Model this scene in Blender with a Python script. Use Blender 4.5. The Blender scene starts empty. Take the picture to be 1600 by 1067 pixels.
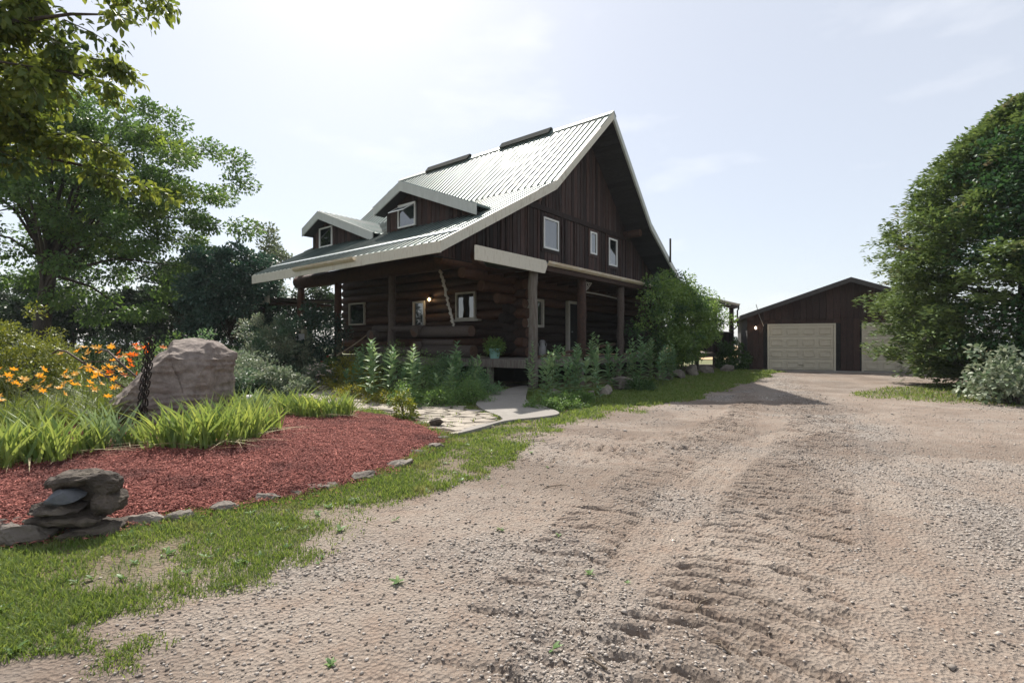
import bpy, bmesh, math, random
import numpy as np
from mathutils import Vector, Matrix, noise as mn

R = math.radians
scene = bpy.context.scene
col = scene.collection

# ------------------------------------------------------------------ camera, sky, sun, exposure
EYE = 1.5
FPX = 788.0                      # focal length in pixels of a 1600 px wide frame
cam_d = bpy.data.cameras.new('camera')
cam_d.sensor_width = 36.0
cam_d.lens = FPX / 1600.0 * 36.0
cam_d.shift_y = (538 - 533.5) / 1600.0
cam_d.clip_start = 0.05
cam_d.clip_end = 6000
cam = bpy.data.objects.new('camera', cam_d)
cam.location = (0, 0, EYE)
cam.rotation_euler = (R(90), 0, 0)
col.objects.link(cam)
scene.camera = cam

SUN_AZ, SUN_EL = -18.3, 48.2     # degrees from +Y (negative is to the left), elevation
world = bpy.data.worlds.new('World')
scene.world = world
world.use_nodes = True
wn, wl = world.node_tree.nodes, world.node_tree.links
wn.clear()
w_out = wn.new('ShaderNodeOutputWorld')
w_bg = wn.new('ShaderNodeBackground')
w_sky = wn.new('ShaderNodeTexSky')
w_sky.sky_type = 'NISHITA'
w_sky.sun_disc = False
w_sky.sun_elevation = R(SUN_EL)
w_sky.sun_rotation = R(SUN_AZ)
w_sky.altitude = 200
w_sky.air_density = 1.0
w_sky.dust_density = 1.2
w_sky.ozone_density = 2.0
w_bg.inputs['Strength'].default_value = 0.10
# summer haze: an even pale veil over the whole sky
w_mix = wn.new('ShaderNodeMix')
w_mix.data_type = 'RGBA'
w_mix.inputs['Factor'].default_value = 0.60
w_mix.inputs['B'].default_value = (5.95, 6.0, 6.1, 1)
wl.new(w_sky.outputs[0], w_mix.inputs['A'])
# faint wisps of cloud over the whole dome
w_tc = wn.new('ShaderNodeTexCoord')
w_mp = wn.new('ShaderNodeMapping')
w_mp.inputs['Scale'].default_value = (1.0, 1.0, 3.2)
w_no = wn.new('ShaderNodeTexNoise')
w_no.inputs['Scale'].default_value = 4.2
w_no.inputs['Detail'].default_value = 7
w_rg = wn.new('ShaderNodeMapRange')
for k_, v_ in (('From Min', .54), ('From Max', .78), ('To Min', 0.0), ('To Max', .35)):
    w_rg.inputs[k_].default_value = v_
w_cl = wn.new('ShaderNodeMix')
w_cl.data_type = 'RGBA'
w_cl.inputs['B'].default_value = (8.2, 8.2, 8.3, 1)
wl.new(w_tc.outputs['Generated'], w_mp.inputs['Vector'])
wl.new(w_mp.outputs[0], w_no.inputs['Vector'])
wl.new(w_no.outputs['Fac'], w_rg.inputs['Value'])
wl.new(w_rg.outputs[0], w_cl.inputs['Factor'])
wl.new(w_mix.outputs['Result'], w_cl.inputs['A'])
wl.new(w_cl.outputs['Result'], w_bg.inputs['Color'])
wl.new(w_bg.outputs[0], w_out.inputs['Surface'])

sun_d = bpy.data.lights.new('sun', 'SUN')
sun_d.energy = 5.0
sun_d.angle = R(0.8)
sun_d.color = (1.0, 0.94, 0.85)
sun = bpy.data.objects.new('sun', sun_d)
sd = Vector((math.sin(R(SUN_AZ)) * math.cos(R(SUN_EL)), math.cos(R(SUN_AZ)) * math.cos(R(SUN_EL)), math.sin(R(SUN_EL))))
sun.rotation_euler = sd.to_track_quat('Z', 'Y').to_euler()
sun.location = sd * 60
col.objects.link(sun)

scene.view_settings.view_transform = 'Standard'
scene.view_settings.look = 'None'
scene.view_settings.gamma = 1.0
scene.view_settings.use_curve_mapping = False
scene.view_settings.exposure = 0.66

# ------------------------------------------------------------------ helpers
rng = np.random.default_rng(7)
random.seed(7)


def gp(px, py, z=0.0):
    """ground point seen at photo pixel (1600 wide) for a ground height z"""
    Y = (EYE - z) * FPX / (py - 538.0)
    return ((px - 800.0) / FPX * Y, Y)


def tag(o, label, cat, group=None):
    o['label'] = label
    o['category'] = cat
    if group:
        o['group'] = group
    return o


def empty(name, loc, rz=0.0):
    o = bpy.data.objects.new(name, None)
    o.location = loc
    o.rotation_euler = (0, 0, rz)
    o.empty_display_size = 0.2
    col.objects.link(o)
    return o


def mesh_np(name, verts, loops, sizes, smooth=False):
    verts = np.ascontiguousarray(verts, dtype=np.float32).reshape(-1, 3)
    loops = np.ascontiguousarray(loops, dtype=np.int32).ravel()
    sizes = np.ascontiguousarray(sizes, dtype=np.int32).ravel()
    me = bpy.data.meshes.new(name)
    me.vertices.add(len(verts))
    me.vertices.foreach_set('co', verts.ravel())
    me.loops.add(len(loops))
    me.loops.foreach_set('vertex_index', loops)
    me.polygons.add(len(sizes))
    starts = np.zeros(len(sizes), dtype=np.int32)
    starts[1:] = np.cumsum(sizes)[:-1]
    me.polygons.foreach_set('loop_start', starts)
    me.polygons.foreach_set('loop_total', sizes)
    if smooth:
        me.polygons.foreach_set('use_smooth', np.ones(len(sizes), dtype=bool))
    me.update(calc_edges=True)
    return me


def link(name, me, m=None, parent=None, loc=(0, 0, 0)):
    o = bpy.data.objects.new(name, me)
    if m is not None and len(me.materials) == 0:
        me.materials.append(m)
    o.location = loc
    col.objects.link(o)
    if parent is not None:
        o.parent = parent
    return o


class MB:
    """collects simple shapes and links them as one mesh"""

    def __init__(self, off=(0, 0, 0)):
        self.v, self.f = [], []
        self.off = Vector(off)

    def add(self, vs, fs):
        b = len(self.v)
        self.v += [tuple(Vector(p) - self.off) for p in vs]
        self.f += [tuple(i + b for i in f) for f in fs]
        return self

    def box(self, x0, x1, y0, y1, z0, z1):
        vs = [(x0, y0, z0), (x1, y0, z0), (x1, y1, z0), (x0, y1, z0), (x0, y0, z1), (x1, y0, z1), (x1, y1, z1), (x0, y1, z1)]
        return self.add(vs, [(0, 3, 2, 1), (4, 5, 6, 7), (0, 1, 5, 4), (1, 2, 6, 5), (2, 3, 7, 6), (3, 0, 4, 7)])

    def hexa(self, lo, hi):
        """box from two quads of four points each, same winding"""
        return self.add(list(lo) + list(hi), [(0, 3, 2, 1), (4, 5, 6, 7), (0, 1, 5, 4), (1, 2, 6, 5), (2, 3, 7, 6), (3, 0, 4, 7)])

    def prism(self, poly, axis_vec):
        n = len(poly)
        a = Vector(axis_vec)
        vs = [Vector(p) for p in poly] + [Vector(p) + a for p in poly]
        fs = [tuple(range(n))[::-1], tuple(range(n, 2 * n))]
        fs += [(i, (i + 1) % n, n + (i + 1) % n, n + i) for i in range(n)]
        return self.add(vs, fs)

    def tube(self, pts, radii, sides=8, cap=True, wob=0.0, sd_=0):
        pts = [Vector(p) for p in pts]
        if not hasattr(radii, '__len__'):
            radii = [radii] * len(pts)
        rr = random.Random(sd_)
        vs, fs = [], []
        up = None
        for i, p in enumerate(pts):
            t = (pts[min(i + 1, len(pts) - 1)] - pts[max(i - 1, 0)]).normalized()
            if up is None:
                up = Vector((0, 0, 1)) if abs(t.z) < 0.9 else Vector((1, 0, 0))
            a = t.cross(up).normalized()
            b = a.cross(t).normalized()
            up = b
            for k in range(sides):
                an = 2 * math.pi * k / sides
                r = radii[i] * (1 + (rr.random() - .5) * wob)
                vs.append(p + a * (math.cos(an) * r) + b * (math.sin(an) * r))
        for i in range(len(pts) - 1):
            for k in range(sides):
                k2 = (k + 1) % sides
                fs.append((i * sides + k, i * sides + k2, (i + 1) * sides + k2, (i + 1) * sides + k))
        if cap:
            fs.append(tuple(range(sides))[::-1])
            fs.append(tuple(range((len(pts) - 1) * sides, len(pts) * sides)))
        return self.add(vs, fs)

    def mesh(self, name, smooth=False):
        me = bpy.data.meshes.new(name)
        me.from_pydata(self.v, [], self.f)
        if smooth:
            for p in me.polygons:
                p.use_smooth = len(p.vertices) <= 4
        me.update()
        return me

    def build(self, name, m, parent=None, smooth=False):
        return link(name, self.mesh(name, smooth), m, parent)


# ---- numpy value noise
_NT = rng.random((256, 256))


def vnoise(x, y, seed=0):
    x = np.asarray(x, float) + seed * 17.37
    y = np.asarray(y, float) + seed * 9.71
    xi, yi = np.floor(x).astype(int), np.floor(y).astype(int)
    fx, fy = x - xi, y - yi
    fx, fy = fx * fx * (3 - 2 * fx), fy * fy * (3 - 2 * fy)
    g = lambda a, b: _NT[a & 255, b & 255]
    return (g(xi, yi) * (1 - fx) + g(xi + 1, yi) * fx) * (1 - fy) + (g(xi, yi + 1) * (1 - fx) + g(xi + 1, yi + 1) * fx) * fy


def fbm(x, y, seed=0, o=4):
    s, a, t = 0.0, 1.0, 0.0
    for i in range(o):
        s = s + a * vnoise(x * 2 ** i, y * 2 ** i, seed + i)
        t += a
        a *= .5
    return s / t


def seg_dist(X, Y, pts):
    """distance, arclength along, signed offset to a polyline"""
    best = np.full(X.shape, 1e9)
    al = np.zeros(X.shape)
    so = np.zeros(X.shape)
    s0 = 0
    for (ax, ay), (bx, by) in zip(pts[:-1], pts[1:]):
        dx, dy = bx - ax, by - ay
        L = math.hypot(dx, dy)
        t = ((X - ax) * dx + (Y - ay) * dy) / (L * L)
        tc = np.clip(t, 0, 1)
        d = np.hypot(X - ax - tc * dx, Y - ay - tc * dy)
        cr = ((X - ax) * dy - (Y - ay) * dx) / L
        m = d < best
        best = np.where(m, d, best)
        al = np.where(m, s0 + tc * L, al)
        so = np.where(m, cr, so)
        s0 += L
    return best, al, so


def inside(X, Y, poly):
    r = np.zeros(X.shape, bool)
    n = len(poly)
    for i in range(n):
        x1, y1 = poly[i]
        x2, y2 = poly[(i + 1) % n]
        c = ((y1 > Y) != (y2 > Y)) & (X < (x2 - x1) * (Y - y1) / (y2 - y1 + 1e-12) + x1)
        r ^= c
    return r


def sdist(X, Y, poly):
    d, _, _ = seg_dist(X, Y, list(poly) + [poly[0]])
    return np.where(inside(X, Y, poly), d, -d)


def smooth_poly(pts, n=6, closed=False):
    P = [Vector((p[0], p[1])) for p in pts]
    out = []
    m = len(P)
    rngi = range(m if closed else m - 1)
    for i in rngi:
        if closed:
            p0, p1, p2, p3 = P[(i - 1) % m], P[i], P[(i + 1) % m], P[(i + 2) % m]
        else:
            p0, p1, p2, p3 = P[max(i - 1, 0)], P[i], P[i + 1], P[min(i + 2, m - 1)]
        for k in range(n):
            t = k / n
            q = 0.5 * ((2 * p1) + (-p0 + p2) * t + (2 * p0 - 5 * p1 + 4 * p2 - p3) * t * t + (-p0 + 3 * p1 - 3 * p2 + p3) * t ** 3)
            out.append((q.x, q.y))
    if not closed:
        out.append((P[-1].x, P[-1].y))
    return out


# ------------------------------------------------------------------ materials
def mat(name, c1, c2=None, rough=.8, scale=6.0, stretch=(1, 1, 1), bump=0.0, bscale=None, rnd=0.0, metallic=0.0, spec=.4,
        detail=6.0, c3=None, s3=1.2, f3=(.45, .7), coat=0.0):
    m = bpy.data.materials.new(name)
    m.use_nodes = True
    nt = m.node_tree
    n, l = nt.nodes, nt.links
    b = n['Principled BSDF']
    b.inputs['Roughness'].default_value = rough
    b.inputs['Metallic'].default_value = metallic
    b.inputs['Specular IOR Level'].default_value = spec
    b.inputs['Coat Weight'].default_value = coat
    tc = n.new('ShaderNodeTexCoord')
    mp = n.new('ShaderNodeMapping')
    mp.inputs['Scale'].default_value = stretch
    l.new(tc.outputs['Object'], mp.inputs['Vector'])
    vec = mp.outputs[0]
    if rnd:
        oi = n.new('ShaderNodeObjectInfo')
        ad = n.new('ShaderNodeVectorMath')
        ad.operation = 'ADD'
        mu = n.new('ShaderNodeMath')
        mu.operation = 'MULTIPLY'
        mu.inputs[1].default_value = 37.0
        l.new(oi.outputs['Random'], mu.inputs[0])
        l.new(vec, ad.inputs[0])
        l.new(mu.outputs[0], ad.inputs[1])
        vec = ad.outputs[0]
    no = n.new('ShaderNodeTexNoise')
    no.inputs['Scale'].default_value = scale
    no.inputs['Detail'].default_value = detail
    no.inputs['Roughness'].default_value = .62
    l.new(vec, no.inputs['Vector'])
    ra = n.new('ShaderNodeMapRange')
    ra.inputs['From Min'].default_value = .3
    ra.inputs['From Max'].default_value = .7
    l.new(no.outputs['Fac'], ra.inputs['Value'])
    mx = n.new('ShaderNodeMix')
    mx.data_type = 'RGBA'
    mx.inputs['A'].default_value = (*c1, 1)
    mx.inputs['B'].default_value = (*(c2 or c1), 1)
    l.new(ra.outputs[0], mx.inputs['Factor'])
    out = mx.outputs['Result']
    if c3:
        n3 = n.new('ShaderNodeTexNoise')
        n3.inputs['Scale'].default_value = s3
        n3.inputs['Detail'].default_value = 5
        l.new(vec, n3.inputs['Vector'])
        r3 = n.new('ShaderNodeMapRange')
        r3.inputs['From Min'].default_value = f3[0]
        r3.inputs['From Max'].default_value = f3[1]
        l.new(n3.outputs['Fac'], r3.inputs['Value'])
        m3 = n.new('ShaderNodeMix')
        m3.data_type = 'RGBA'
        m3.inputs['B'].default_value = (*c3, 1)
        l.new(out, m3.inputs['A'])
        l.new(r3.outputs[0], m3.inputs['Factor'])
        out = m3.outputs['Result']
    if rnd:
        hs = n.new('ShaderNodeHueSaturation')
        mr = n.new('ShaderNodeMapRange')
        mr.inputs['To Min'].default_value = 1 - rnd
        mr.inputs['To Max'].default_value = 1 + rnd
        l.new(oi.outputs['Random'], mr.inputs['Value'])
        l.new(mr.outputs[0], hs.inputs['Value'])
        l.new(out, hs.inputs['Color'])
        out = hs.outputs[0]
    l.new(out, b.inputs['Base Color'])
    if bump:
        n2 = n.new('ShaderNodeTexNoise')
        n2.inputs['Scale'].default_value = bscale or scale * 2
        n2.inputs['Detail'].default_value = 8
        n2.inputs['Roughness'].default_value = .65
        l.new(vec, n2.inputs['Vector'])
        bp = n.new('ShaderNodeBump')
        bp.inputs['Strength'].default_value = bump
        bp.inputs['Distance'].default_value = .03
        l.new(n2.outputs['Fac'], bp.inputs['Height'])
        l.new(bp.outputs[0], b.inputs['Normal'])
    return m


def leafmat(name, c1, c2, trans=.35, rough=.5, tcol=None, patch=None):
    """leaf: colour varies from leaf to leaf, light passes through"""
    m = bpy.data.materials.new(name)
    m.use_nodes = True
    n, l = m.node_tree.nodes, m.node_tree.links
    b = n['Principled BSDF']
    out = n['Material Output']
    b.inputs['Roughness'].default_value = rough
    b.inputs['Specular IOR Level'].default_value = .35
    g = n.new('ShaderNodeNewGeometry')
    mx = n.new('ShaderNodeMix')
    mx.data_type = 'RGBA'
    mx.inputs['A'].default_value = (*c1, 1)
    mx.inputs['B'].default_value = (*c2, 1)
    l.new(g.outputs['Random Per Island'], mx.inputs['Factor'])
    oc = mx.outputs['Result']
    if patch:
        tc = n.new('ShaderNodeTexCoord')
        no = n.new('ShaderNodeTexNoise')
        no.inputs['Scale'].default_value = patch[1]
        no.inputs['Detail'].default_value = 2
        l.new(tc.outputs['Object'], no.inputs['Vector'])
        ra = n.new('ShaderNodeMapRange')
        ra.inputs['From Min'].default_value = patch[2]
        ra.inputs['From Max'].default_value = patch[3]
        l.new(no.outputs['Fac'], ra.inputs['Value'])
        m2 = n.new('ShaderNodeMix')
        m2.data_type = 'RGBA'
        m2.inputs['B'].default_value = (*patch[0], 1)
        l.new(oc, m2.inputs['A'])
        l.new(ra.outputs[0], m2.inputs['Factor'])
        oc = m2.outputs['Result']
    l.new(oc, b.inputs['Base Color'])
    tr = n.new('ShaderNodeBsdfTranslucent')
    hs = n.new('ShaderNodeHueSaturation')
    hs.inputs['Hue'].default_value = .475
    hs.inputs['Saturation'].default_value = 1.15
    hs.inputs['Value'].default_value = 1.5
    l.new(oc, hs.inputs['Color'])
    l.new(hs.outputs[0], tr.inputs['Color'])
    ms = n.new('ShaderNodeMixShader')
    ms.inputs[0].default_value = trans
    l.new(b.outputs[0], ms.inputs[1])
    l.new(tr.outputs[0], ms.inputs[2])
    l.new(ms.outputs[0], out.inputs['Surface'])
    return m


M = {}
M['board'] = mat('weathered_dark_boards', (.019, .010, .009), (.070, .036, .029), .85, 5, (9, 9, .7), .6, 8, .65, c3=(.050, .040, .040), s3=1.0)
M['garage_board'] = mat('dark_brown_garage_boards', (.018, .009, .007), (.055, .027, .021), .85, 5, (9, 9, .7), .5, 8, .4)
M['log'] = mat('dark_stained_log', (.016, .008, .006), (.050, .023, .014), .75, 3, (3, 3, 3), .35, 10, .3)
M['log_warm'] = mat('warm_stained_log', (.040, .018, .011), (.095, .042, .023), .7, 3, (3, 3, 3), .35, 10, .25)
M['log_shade'] = mat('porch_shade_log', (.008, .005, .004), (.022, .012, .009), .8, 3, (3, 3, 3), .35, 10, .3)  # gable porch shade put into a darker copy of the log colour
M['log_end'] = mat('cut_log_end', (.055, .028, .018), (.11, .06, .04), .8, 12, (1, 1, 1), .3, 20, .2)
M['old_log'] = mat('grey_old_log', (.055, .043, .037), (.11, .085, .074), .9, 4, (6, 6, 6), .5, 12, .2)
M['grey_wood'] = mat('grey_weathered_wood', (.12, .105, .092), (.25, .22, .19), .9, 5, (8, 8, 1), .5, 14, .15, c3=(.10, .075, .06), s3=2.5)
M['deck'] = mat('grey_deck_boards', (.11, .095, .085), (.22, .19, .17), .9, 5, (1, 9, 9), .5, 14, .2)
M['trim_white'] = mat('weathered_cream_fascia', (.52, .49, .41), (.63, .60, .52), .6, 3, (5, 5, 1), .08, 10, .05, c3=(.36, .31, .23), s3=3.0, f3=(.52, .78))
M['trim_grey'] = mat('grey_green_fascia', (.42, .44, .41), (.50, .52, .49), .6, 3, (3, 3, 1), .05, 10)
M['gutter'] = mat('beige_gutter', (.52, .42, .29), (.60, .52, .40), .45, 3, (1, 1, 4), 0, 10, 0, c3=(.62, .58, .50), s3=3)
M['roof'] = mat('green_metal_roof', (.115, .165, .150), (.165, .21, .195), .48, 1.5, (1, 1, 1), .03, 30, 0, .4, .45, c3=(.20, .215, .20), s3=.7)
M['rib'] = mat('shade_and_dirt_rib', (.075, .105, .098), (.11, .14, .13), .75, 1.5, (1, 1, 1), 0, 30, .25, .1, .25)  # roof paint darkened: rib shadow lines and dirt put into the colour
M['flash'] = mat('bare_metal_flashing', (.45, .50, .50), (.55, .58, .58), .35, 4, (1, 1, 1), 0, 8, 0, .6)
M['vent'] = mat('dark_ridge_vent', (.018, .022, .021), (.035, .040, .038), .95, spec=.1)
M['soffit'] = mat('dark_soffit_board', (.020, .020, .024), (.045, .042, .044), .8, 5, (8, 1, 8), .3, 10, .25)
M['win_white'] = mat('white_window_frame', (.72, .72, .70), (.78, .78, .76), .45)
M['win_tan'] = mat('aged_white_window_frame', (.38, .36, .31), (.46, .43, .38), .5)
M['dark'] = mat('dark_interior', (.006, .006, .006), (.012, .011, .010), .9)
M['garage_door'] = mat('cream_garage_door', (.50, .45, .36), (.57, .52, .42), .5, 2, (1, 1, 1), 0, 6)
M['garage_roof'] = mat('dark_garage_roof', (.05, .045, .045), (.08, .072, .07), .8)
M['iron'] = mat('black_rusty_iron', (.012, .011, .011), (.035, .026, .022), .6, 20, (1, 1, 1), .3, 40, 0, .5)
M['rust'] = mat('brown_rusty_steel', (.06, .04, .032), (.12, .085, .07), .7, 20, (1, 1, 1), .2, 40, 0, .3)
M['pale'] = mat('pale_driftwood', (.36, .33, .29), (.52, .48, .43), .8, 14, (1, 1, 1), .5, 30)
M['treated'] = mat('greenish_treated_post', (.17, .165, .105), (.28, .27, .17), .85, 5, (8, 8, 1), .3, 14)
M['rope'] = mat('tan_rope', (.22, .17, .11), (.32, .25, .17), .9)
M['lamp_body'] = mat('dark_lamp_metal', (.03, .022, .015), (.05, .04, .03), .5, metallic=.5)
M['concrete'] = mat('concrete', (.21, .195, .175), (.28, .26, .235), .9, 5, (1, 1, 1), .25, 60, 0, c3=(.24, .22, .20), s3=.8)
M['flag'] = mat('pale_flagstone', (.27, .235, .19), (.39, .345, .285), .9, 9, (1, 1, 1), .4, 30, .18, c3=(.30, .26, .22), s3=4)
M['stone'] = mat('grey_fieldstone', (.13, .112, .095), (.26, .228, .195), .9, 7, (1, 1, 1), .7, 22, .2, c3=(.12, .10, .085), s3=3)
M['stone_dark'] = mat('dark_fieldstone', (.038, .030, .024), (.105, .083, .066), .9, 9, (1, 1, 1), .9, 22, .2, c3=(.15, .125, .095), s3=3.5, f3=(.55, .75))
M['slate'] = mat('blue_grey_stone', (.07, .075, .085), (.12, .125, .135), .8, 9, (1, 1, 1), .5, 30)
M['granite'] = mat('pinkish_granite', (.145, .118, .102), (.30, .25, .22), .9, 9, (1, 1, 1), 1.0, 24, 0, c3=(.20, .165, .15), s3=2.0, f3=(.5, .72), detail=10)
M['white_stone'] = mat('white_stone', (.62, .60, .56), (.70, .68, .64), .8)
M['pot'] = mat('pale_green_pot', (.22, .42, .36), (.28, .48, .42), .5)
M['soil'] = mat('dark_soil', (.035, .025, .018), (.07, .05, .038), .95, 12, bump=.6, bscale=30)
M['bark'] = mat('grey_brown_bark', (.035, .028, .022), (.085, .068, .055), .95, 6, (4, 4, 1), .8, 12)
M['stem'] = mat('green_stem', (.10, .14, .05), (.16, .20, .08), .7)
M['sign'] = mat('grey_sign_plate', (.42, .42, .42), (.50, .50, .50), .6)
M['black'] = mat('black_paint', (.008, .008, .008), (.014, .014, .014), .6)
M['can'] = mat('dull_grey_metal', (.16, .16, .16), (.24, .24, .24), .5, metallic=.3)
M['blue_tarp'] = mat('dark_panel', (.018, .018, .022), (.035, .034, .036), .7)
M['twig'] = mat('dry_twig', (.10, .075, .055), (.18, .14, .10), .9)

M['maple'] = leafmat('maple_leaf', (0.054, 0.112, 0.039), (0.116, 0.202, 0.057), .38, patch=((0.193, 0.270, 0.057), .30, .55, .70))
M['near_leaf'] = leafmat('sunlit_maple_leaf', (0.083, 0.131, 0.033), (0.186, 0.228, 0.055), .45, patch=((0.041, 0.076, 0.025), .55, .52, .62))
M['hedge'] = leafmat('dark_hedgerow_leaf', (0.018, 0.039, 0.019), (0.044, 0.075, 0.034), .25)
M['lilac'] = leafmat('dark_blue_green_leaf', (0.028, 0.062, 0.046), (0.062, 0.115, 0.080), .2, .42)
M['far_leaf'] = leafmat('far_tree_leaf', (0.075, 0.108, 0.057), (0.128, 0.158, 0.083), .3)
M['cedar'] = leafmat('cedar_foliage', (0.072, 0.124, 0.045), (0.164, 0.233, 0.078), .22, .6, patch=((0.259, 0.216, 0.138), .8, .63, .76))
M['ivy'] = leafmat('ivy_leaf', (0.027, 0.075, 0.030), (0.060, 0.128, 0.045), .25, .45)
M['varieg'] = leafmat('pale_variegated_leaf', (.10, .16, .08), (.30, .33, .24), .2, .5)
M['vine'] = leafmat('climbing_vine_leaf', (0.086, 0.164, 0.048), (0.199, 0.301, 0.086), .4, patch=((0.045, 0.100, 0.041), .7, .50, .62))
M['boxw'] = leafmat('yellow_green_box_leaf', (0.108, 0.146, 0.031), (0.244, 0.273, 0.055), .25, .45)
M['greyshrub'] = leafmat('silvery_shrub_leaf', (0.134, 0.193, 0.118), (0.336, 0.336, 0.235), .25, .5, patch=((0.076, 0.134, 0.076), 1.1, .42, .58))
M['darkbush'] = leafmat('dark_green_bush_leaf', (0.026, 0.068, 0.021), (0.065, 0.130, 0.034), .25, .45)
M['milk'] = leafmat('milkweed_leaf', (0.140, 0.240, 0.124), (0.280, 0.380, 0.190), .32, .55)
M['milk_dark'] = leafmat('dark_milkweed_leaf', (0.094, 0.187, 0.094), (0.198, 0.312, 0.146), .32, .55)
M['fern'] = leafmat('fine_green_foliage', (0.073, 0.154, 0.049), (0.170, 0.268, 0.082), .35)
M['yellowish'] = leafmat('yellow_green_foliage', (0.138, 0.172, 0.029), (0.299, 0.276, 0.052), .4)
M['iris'] = leafmat('iris_blade', (0.137, 0.221, 0.068), (0.299, 0.377, 0.111), .35, .45)
M['iris_blue'] = leafmat('blue_green_iris_blade', (0.163, 0.244, 0.131), (0.275, 0.356, 0.169), .3, .45)
M['lily'] = leafmat('daylily_leaf', (.070, .120, .026), (.155, .205, .048), .4, .5)
M['petal_y'] = leafmat('yellow_orange_petal', (.78, .44, .08), (.85, .55, .14), .3, .6)
M['petal_o'] = leafmat('orange_petal', (.75, .22, .06), (.85, .34, .08), .3, .6)
M['petal_r'] = leafmat('red_petal', (.45, .02, .02), (.60, .05, .04), .3, .6)
M['petal_p'] = leafmat('pale_pink_flower', (.55, .42, .36), (.75, .65, .58), .3, .6)
M['grass'] = leafmat('lawn_grass', (.085, .150, .032), (.190, .245, .078), .4, .6, patch=((.24, .21, .11), 1.6, .60, .78))
M['chip'] = leafmat('red_mulch_chip', (.10, .018, .015), (.44, .160, .125), .0, .85, patch=((.075, .020, .018), 1.3, .50, .72))
M['dry_leaf'] = leafmat('dry_yellow_leaf', (.35, .26, .06), (.45, .33, .10), .3, .6)
M['pebble'] = leafmat('gravel_stone', (.15, .125, .105), (.50, .45, .40), .0, .9)


def emis(name, c, s):
    m = bpy.data.materials.new(name)
    m.use_nodes = True
    b = m.node_tree.nodes['Principled BSDF']
    b.inputs['Base Color'].default_value = (*c, 1)
    b.inputs['Emission Color'].default_value = (*c, 1)
    b.inputs['Emission Strength'].default_value = s
    return m


M['bulb'] = emis('lit_bulb', (1, .72, .36), 9)
M['bulb_white'] = emis('lit_white_bulb', (1, .85, .72), 5)


def glassmat(name, base, rough=.03):
    m = bpy.data.materials.new(name)
    m.use_nodes = True
    b = m.node_tree.nodes['Principled BSDF']
    b.inputs['Base Color'].default_value = (*base, 1)
    b.inputs['Roughness'].default_value = rough
    b.inputs['Specular IOR Level'].default_value = 1.0
    b.inputs['IOR'].default_value = 1.9
    return m


M['glass'] = glassmat('dark_window_glass', (.010, .014, .015))
M['glass_clear'] = glassmat('pale_window_glass', (.10, .13, .15))


# ---- attribute driven ground material
def ground_mat():
    m = bpy.data.materials.new('gravel_drive_and_lawn_soil')
    m.use_nodes = True
    n, l = m.node_tree.nodes, m.node_tree.links
    b = n['Principled BSDF']
    b.inputs['Roughness'].default_value = .95
    b.inputs['Specular IOR Level'].default_value = .15
    tc = n.new('ShaderNodeTexCoord')

    def noise(s, d=6, r=.6):
        x = n.new('ShaderNodeTexNoise')
        x.inputs['Scale'].default_value = s
        x.inputs['Detail'].default_value = d
        x.inputs['Roughness'].default_value = r
        l.new(tc.outputs['Object'], x.inputs['Vector'])
        return x.outputs['Fac']

    def rng_(v, a, b_, c=0, d=1):
        x = n.new('ShaderNodeMapRange')
        for k, q in zip(('From Min', 'From Max', 'To Min', 'To Max'), (a, b_, c, d)):
            x.inputs[k].default_value = q
        l.new(v, x.inputs['Value'])
        return x.outputs[0]

    def mix(f, a, b_):
        x = n.new('ShaderNodeMix')
        x.data_type = 'RGBA'
        l.new(f, x.inputs['Factor'])
        for k, q in (('A', a), ('B', b_)):
            if isinstance(q, tuple):
                x.inputs[k].default_value = (*q, 1)
            else:
                l.new(q, x.inputs[k])
        return x.outputs['Result']

    def attr(nm):
        x = n.new('ShaderNodeAttribute')
        x.attribute_name = nm
        return x.outputs['Fac']

    base = mix(rng_(noise(.9, 5), .35, .65), (.240, .192, .158), (.325, .276, .234))
    base = mix(rng_(noise(5, 6), .45, .75), base, (.255, .190, .150))
    fine = noise(70, 4, .7)
    base = mix(rng_(fine, .56, .74), base, (.40, .355, .305))
    base = mix(rng_(noise(55, 3, .7), .58, .72), base, (.125, .100, .083))
    # grey crushed stone where gravel lies
    vo = n.new('ShaderNodeTexVoronoi')
    vo.inputs['Scale'].default_value = 42
    l.new(tc.outputs['Object'], vo.inputs['Vector'])
    sep = n.new('ShaderNodeSeparateColor')
    l.new(vo.outputs['Color'], sep.inputs[0])
    gcol = mix(sep.outputs[0], (.13, .115, .105), (.40, .365, .33))
    base = mix(attr('gravel'), base, gcol)
    # darker turned soil, strongest in the grooves of the tyre prints
    base = mix(attr('turned'), base, (.110, .080, .062))
    # yard soil under the grass
    soil = mix(rng_(noise(4, 6), .35, .65), (.13, .105, .065), (.21, .170, .115))
    soil = mix(rng_(noise(1.2, 3), .45, .6), soil, (.085, .100, .036))
    base = mix(attr('yard'), base, soil)
    l.new(base, b.inputs['Base Color'])
    ad = n.new('ShaderNodeMath')
    ad.operation = 'ADD'
    l.new(noise(28, 8, .75), ad.inputs[0])
    l.new(vo.outputs['Distance'], ad.inputs[1])
    bp = n.new('ShaderNodeBump')
    bp.inputs['Strength'].default_value = .8
    bp.inputs['Distance'].default_value = .03
    l.new(ad.outputs[0], bp.inputs['Height'])
    l.new(bp.outputs[0], b.inputs['Normal'])
    return m


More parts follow.
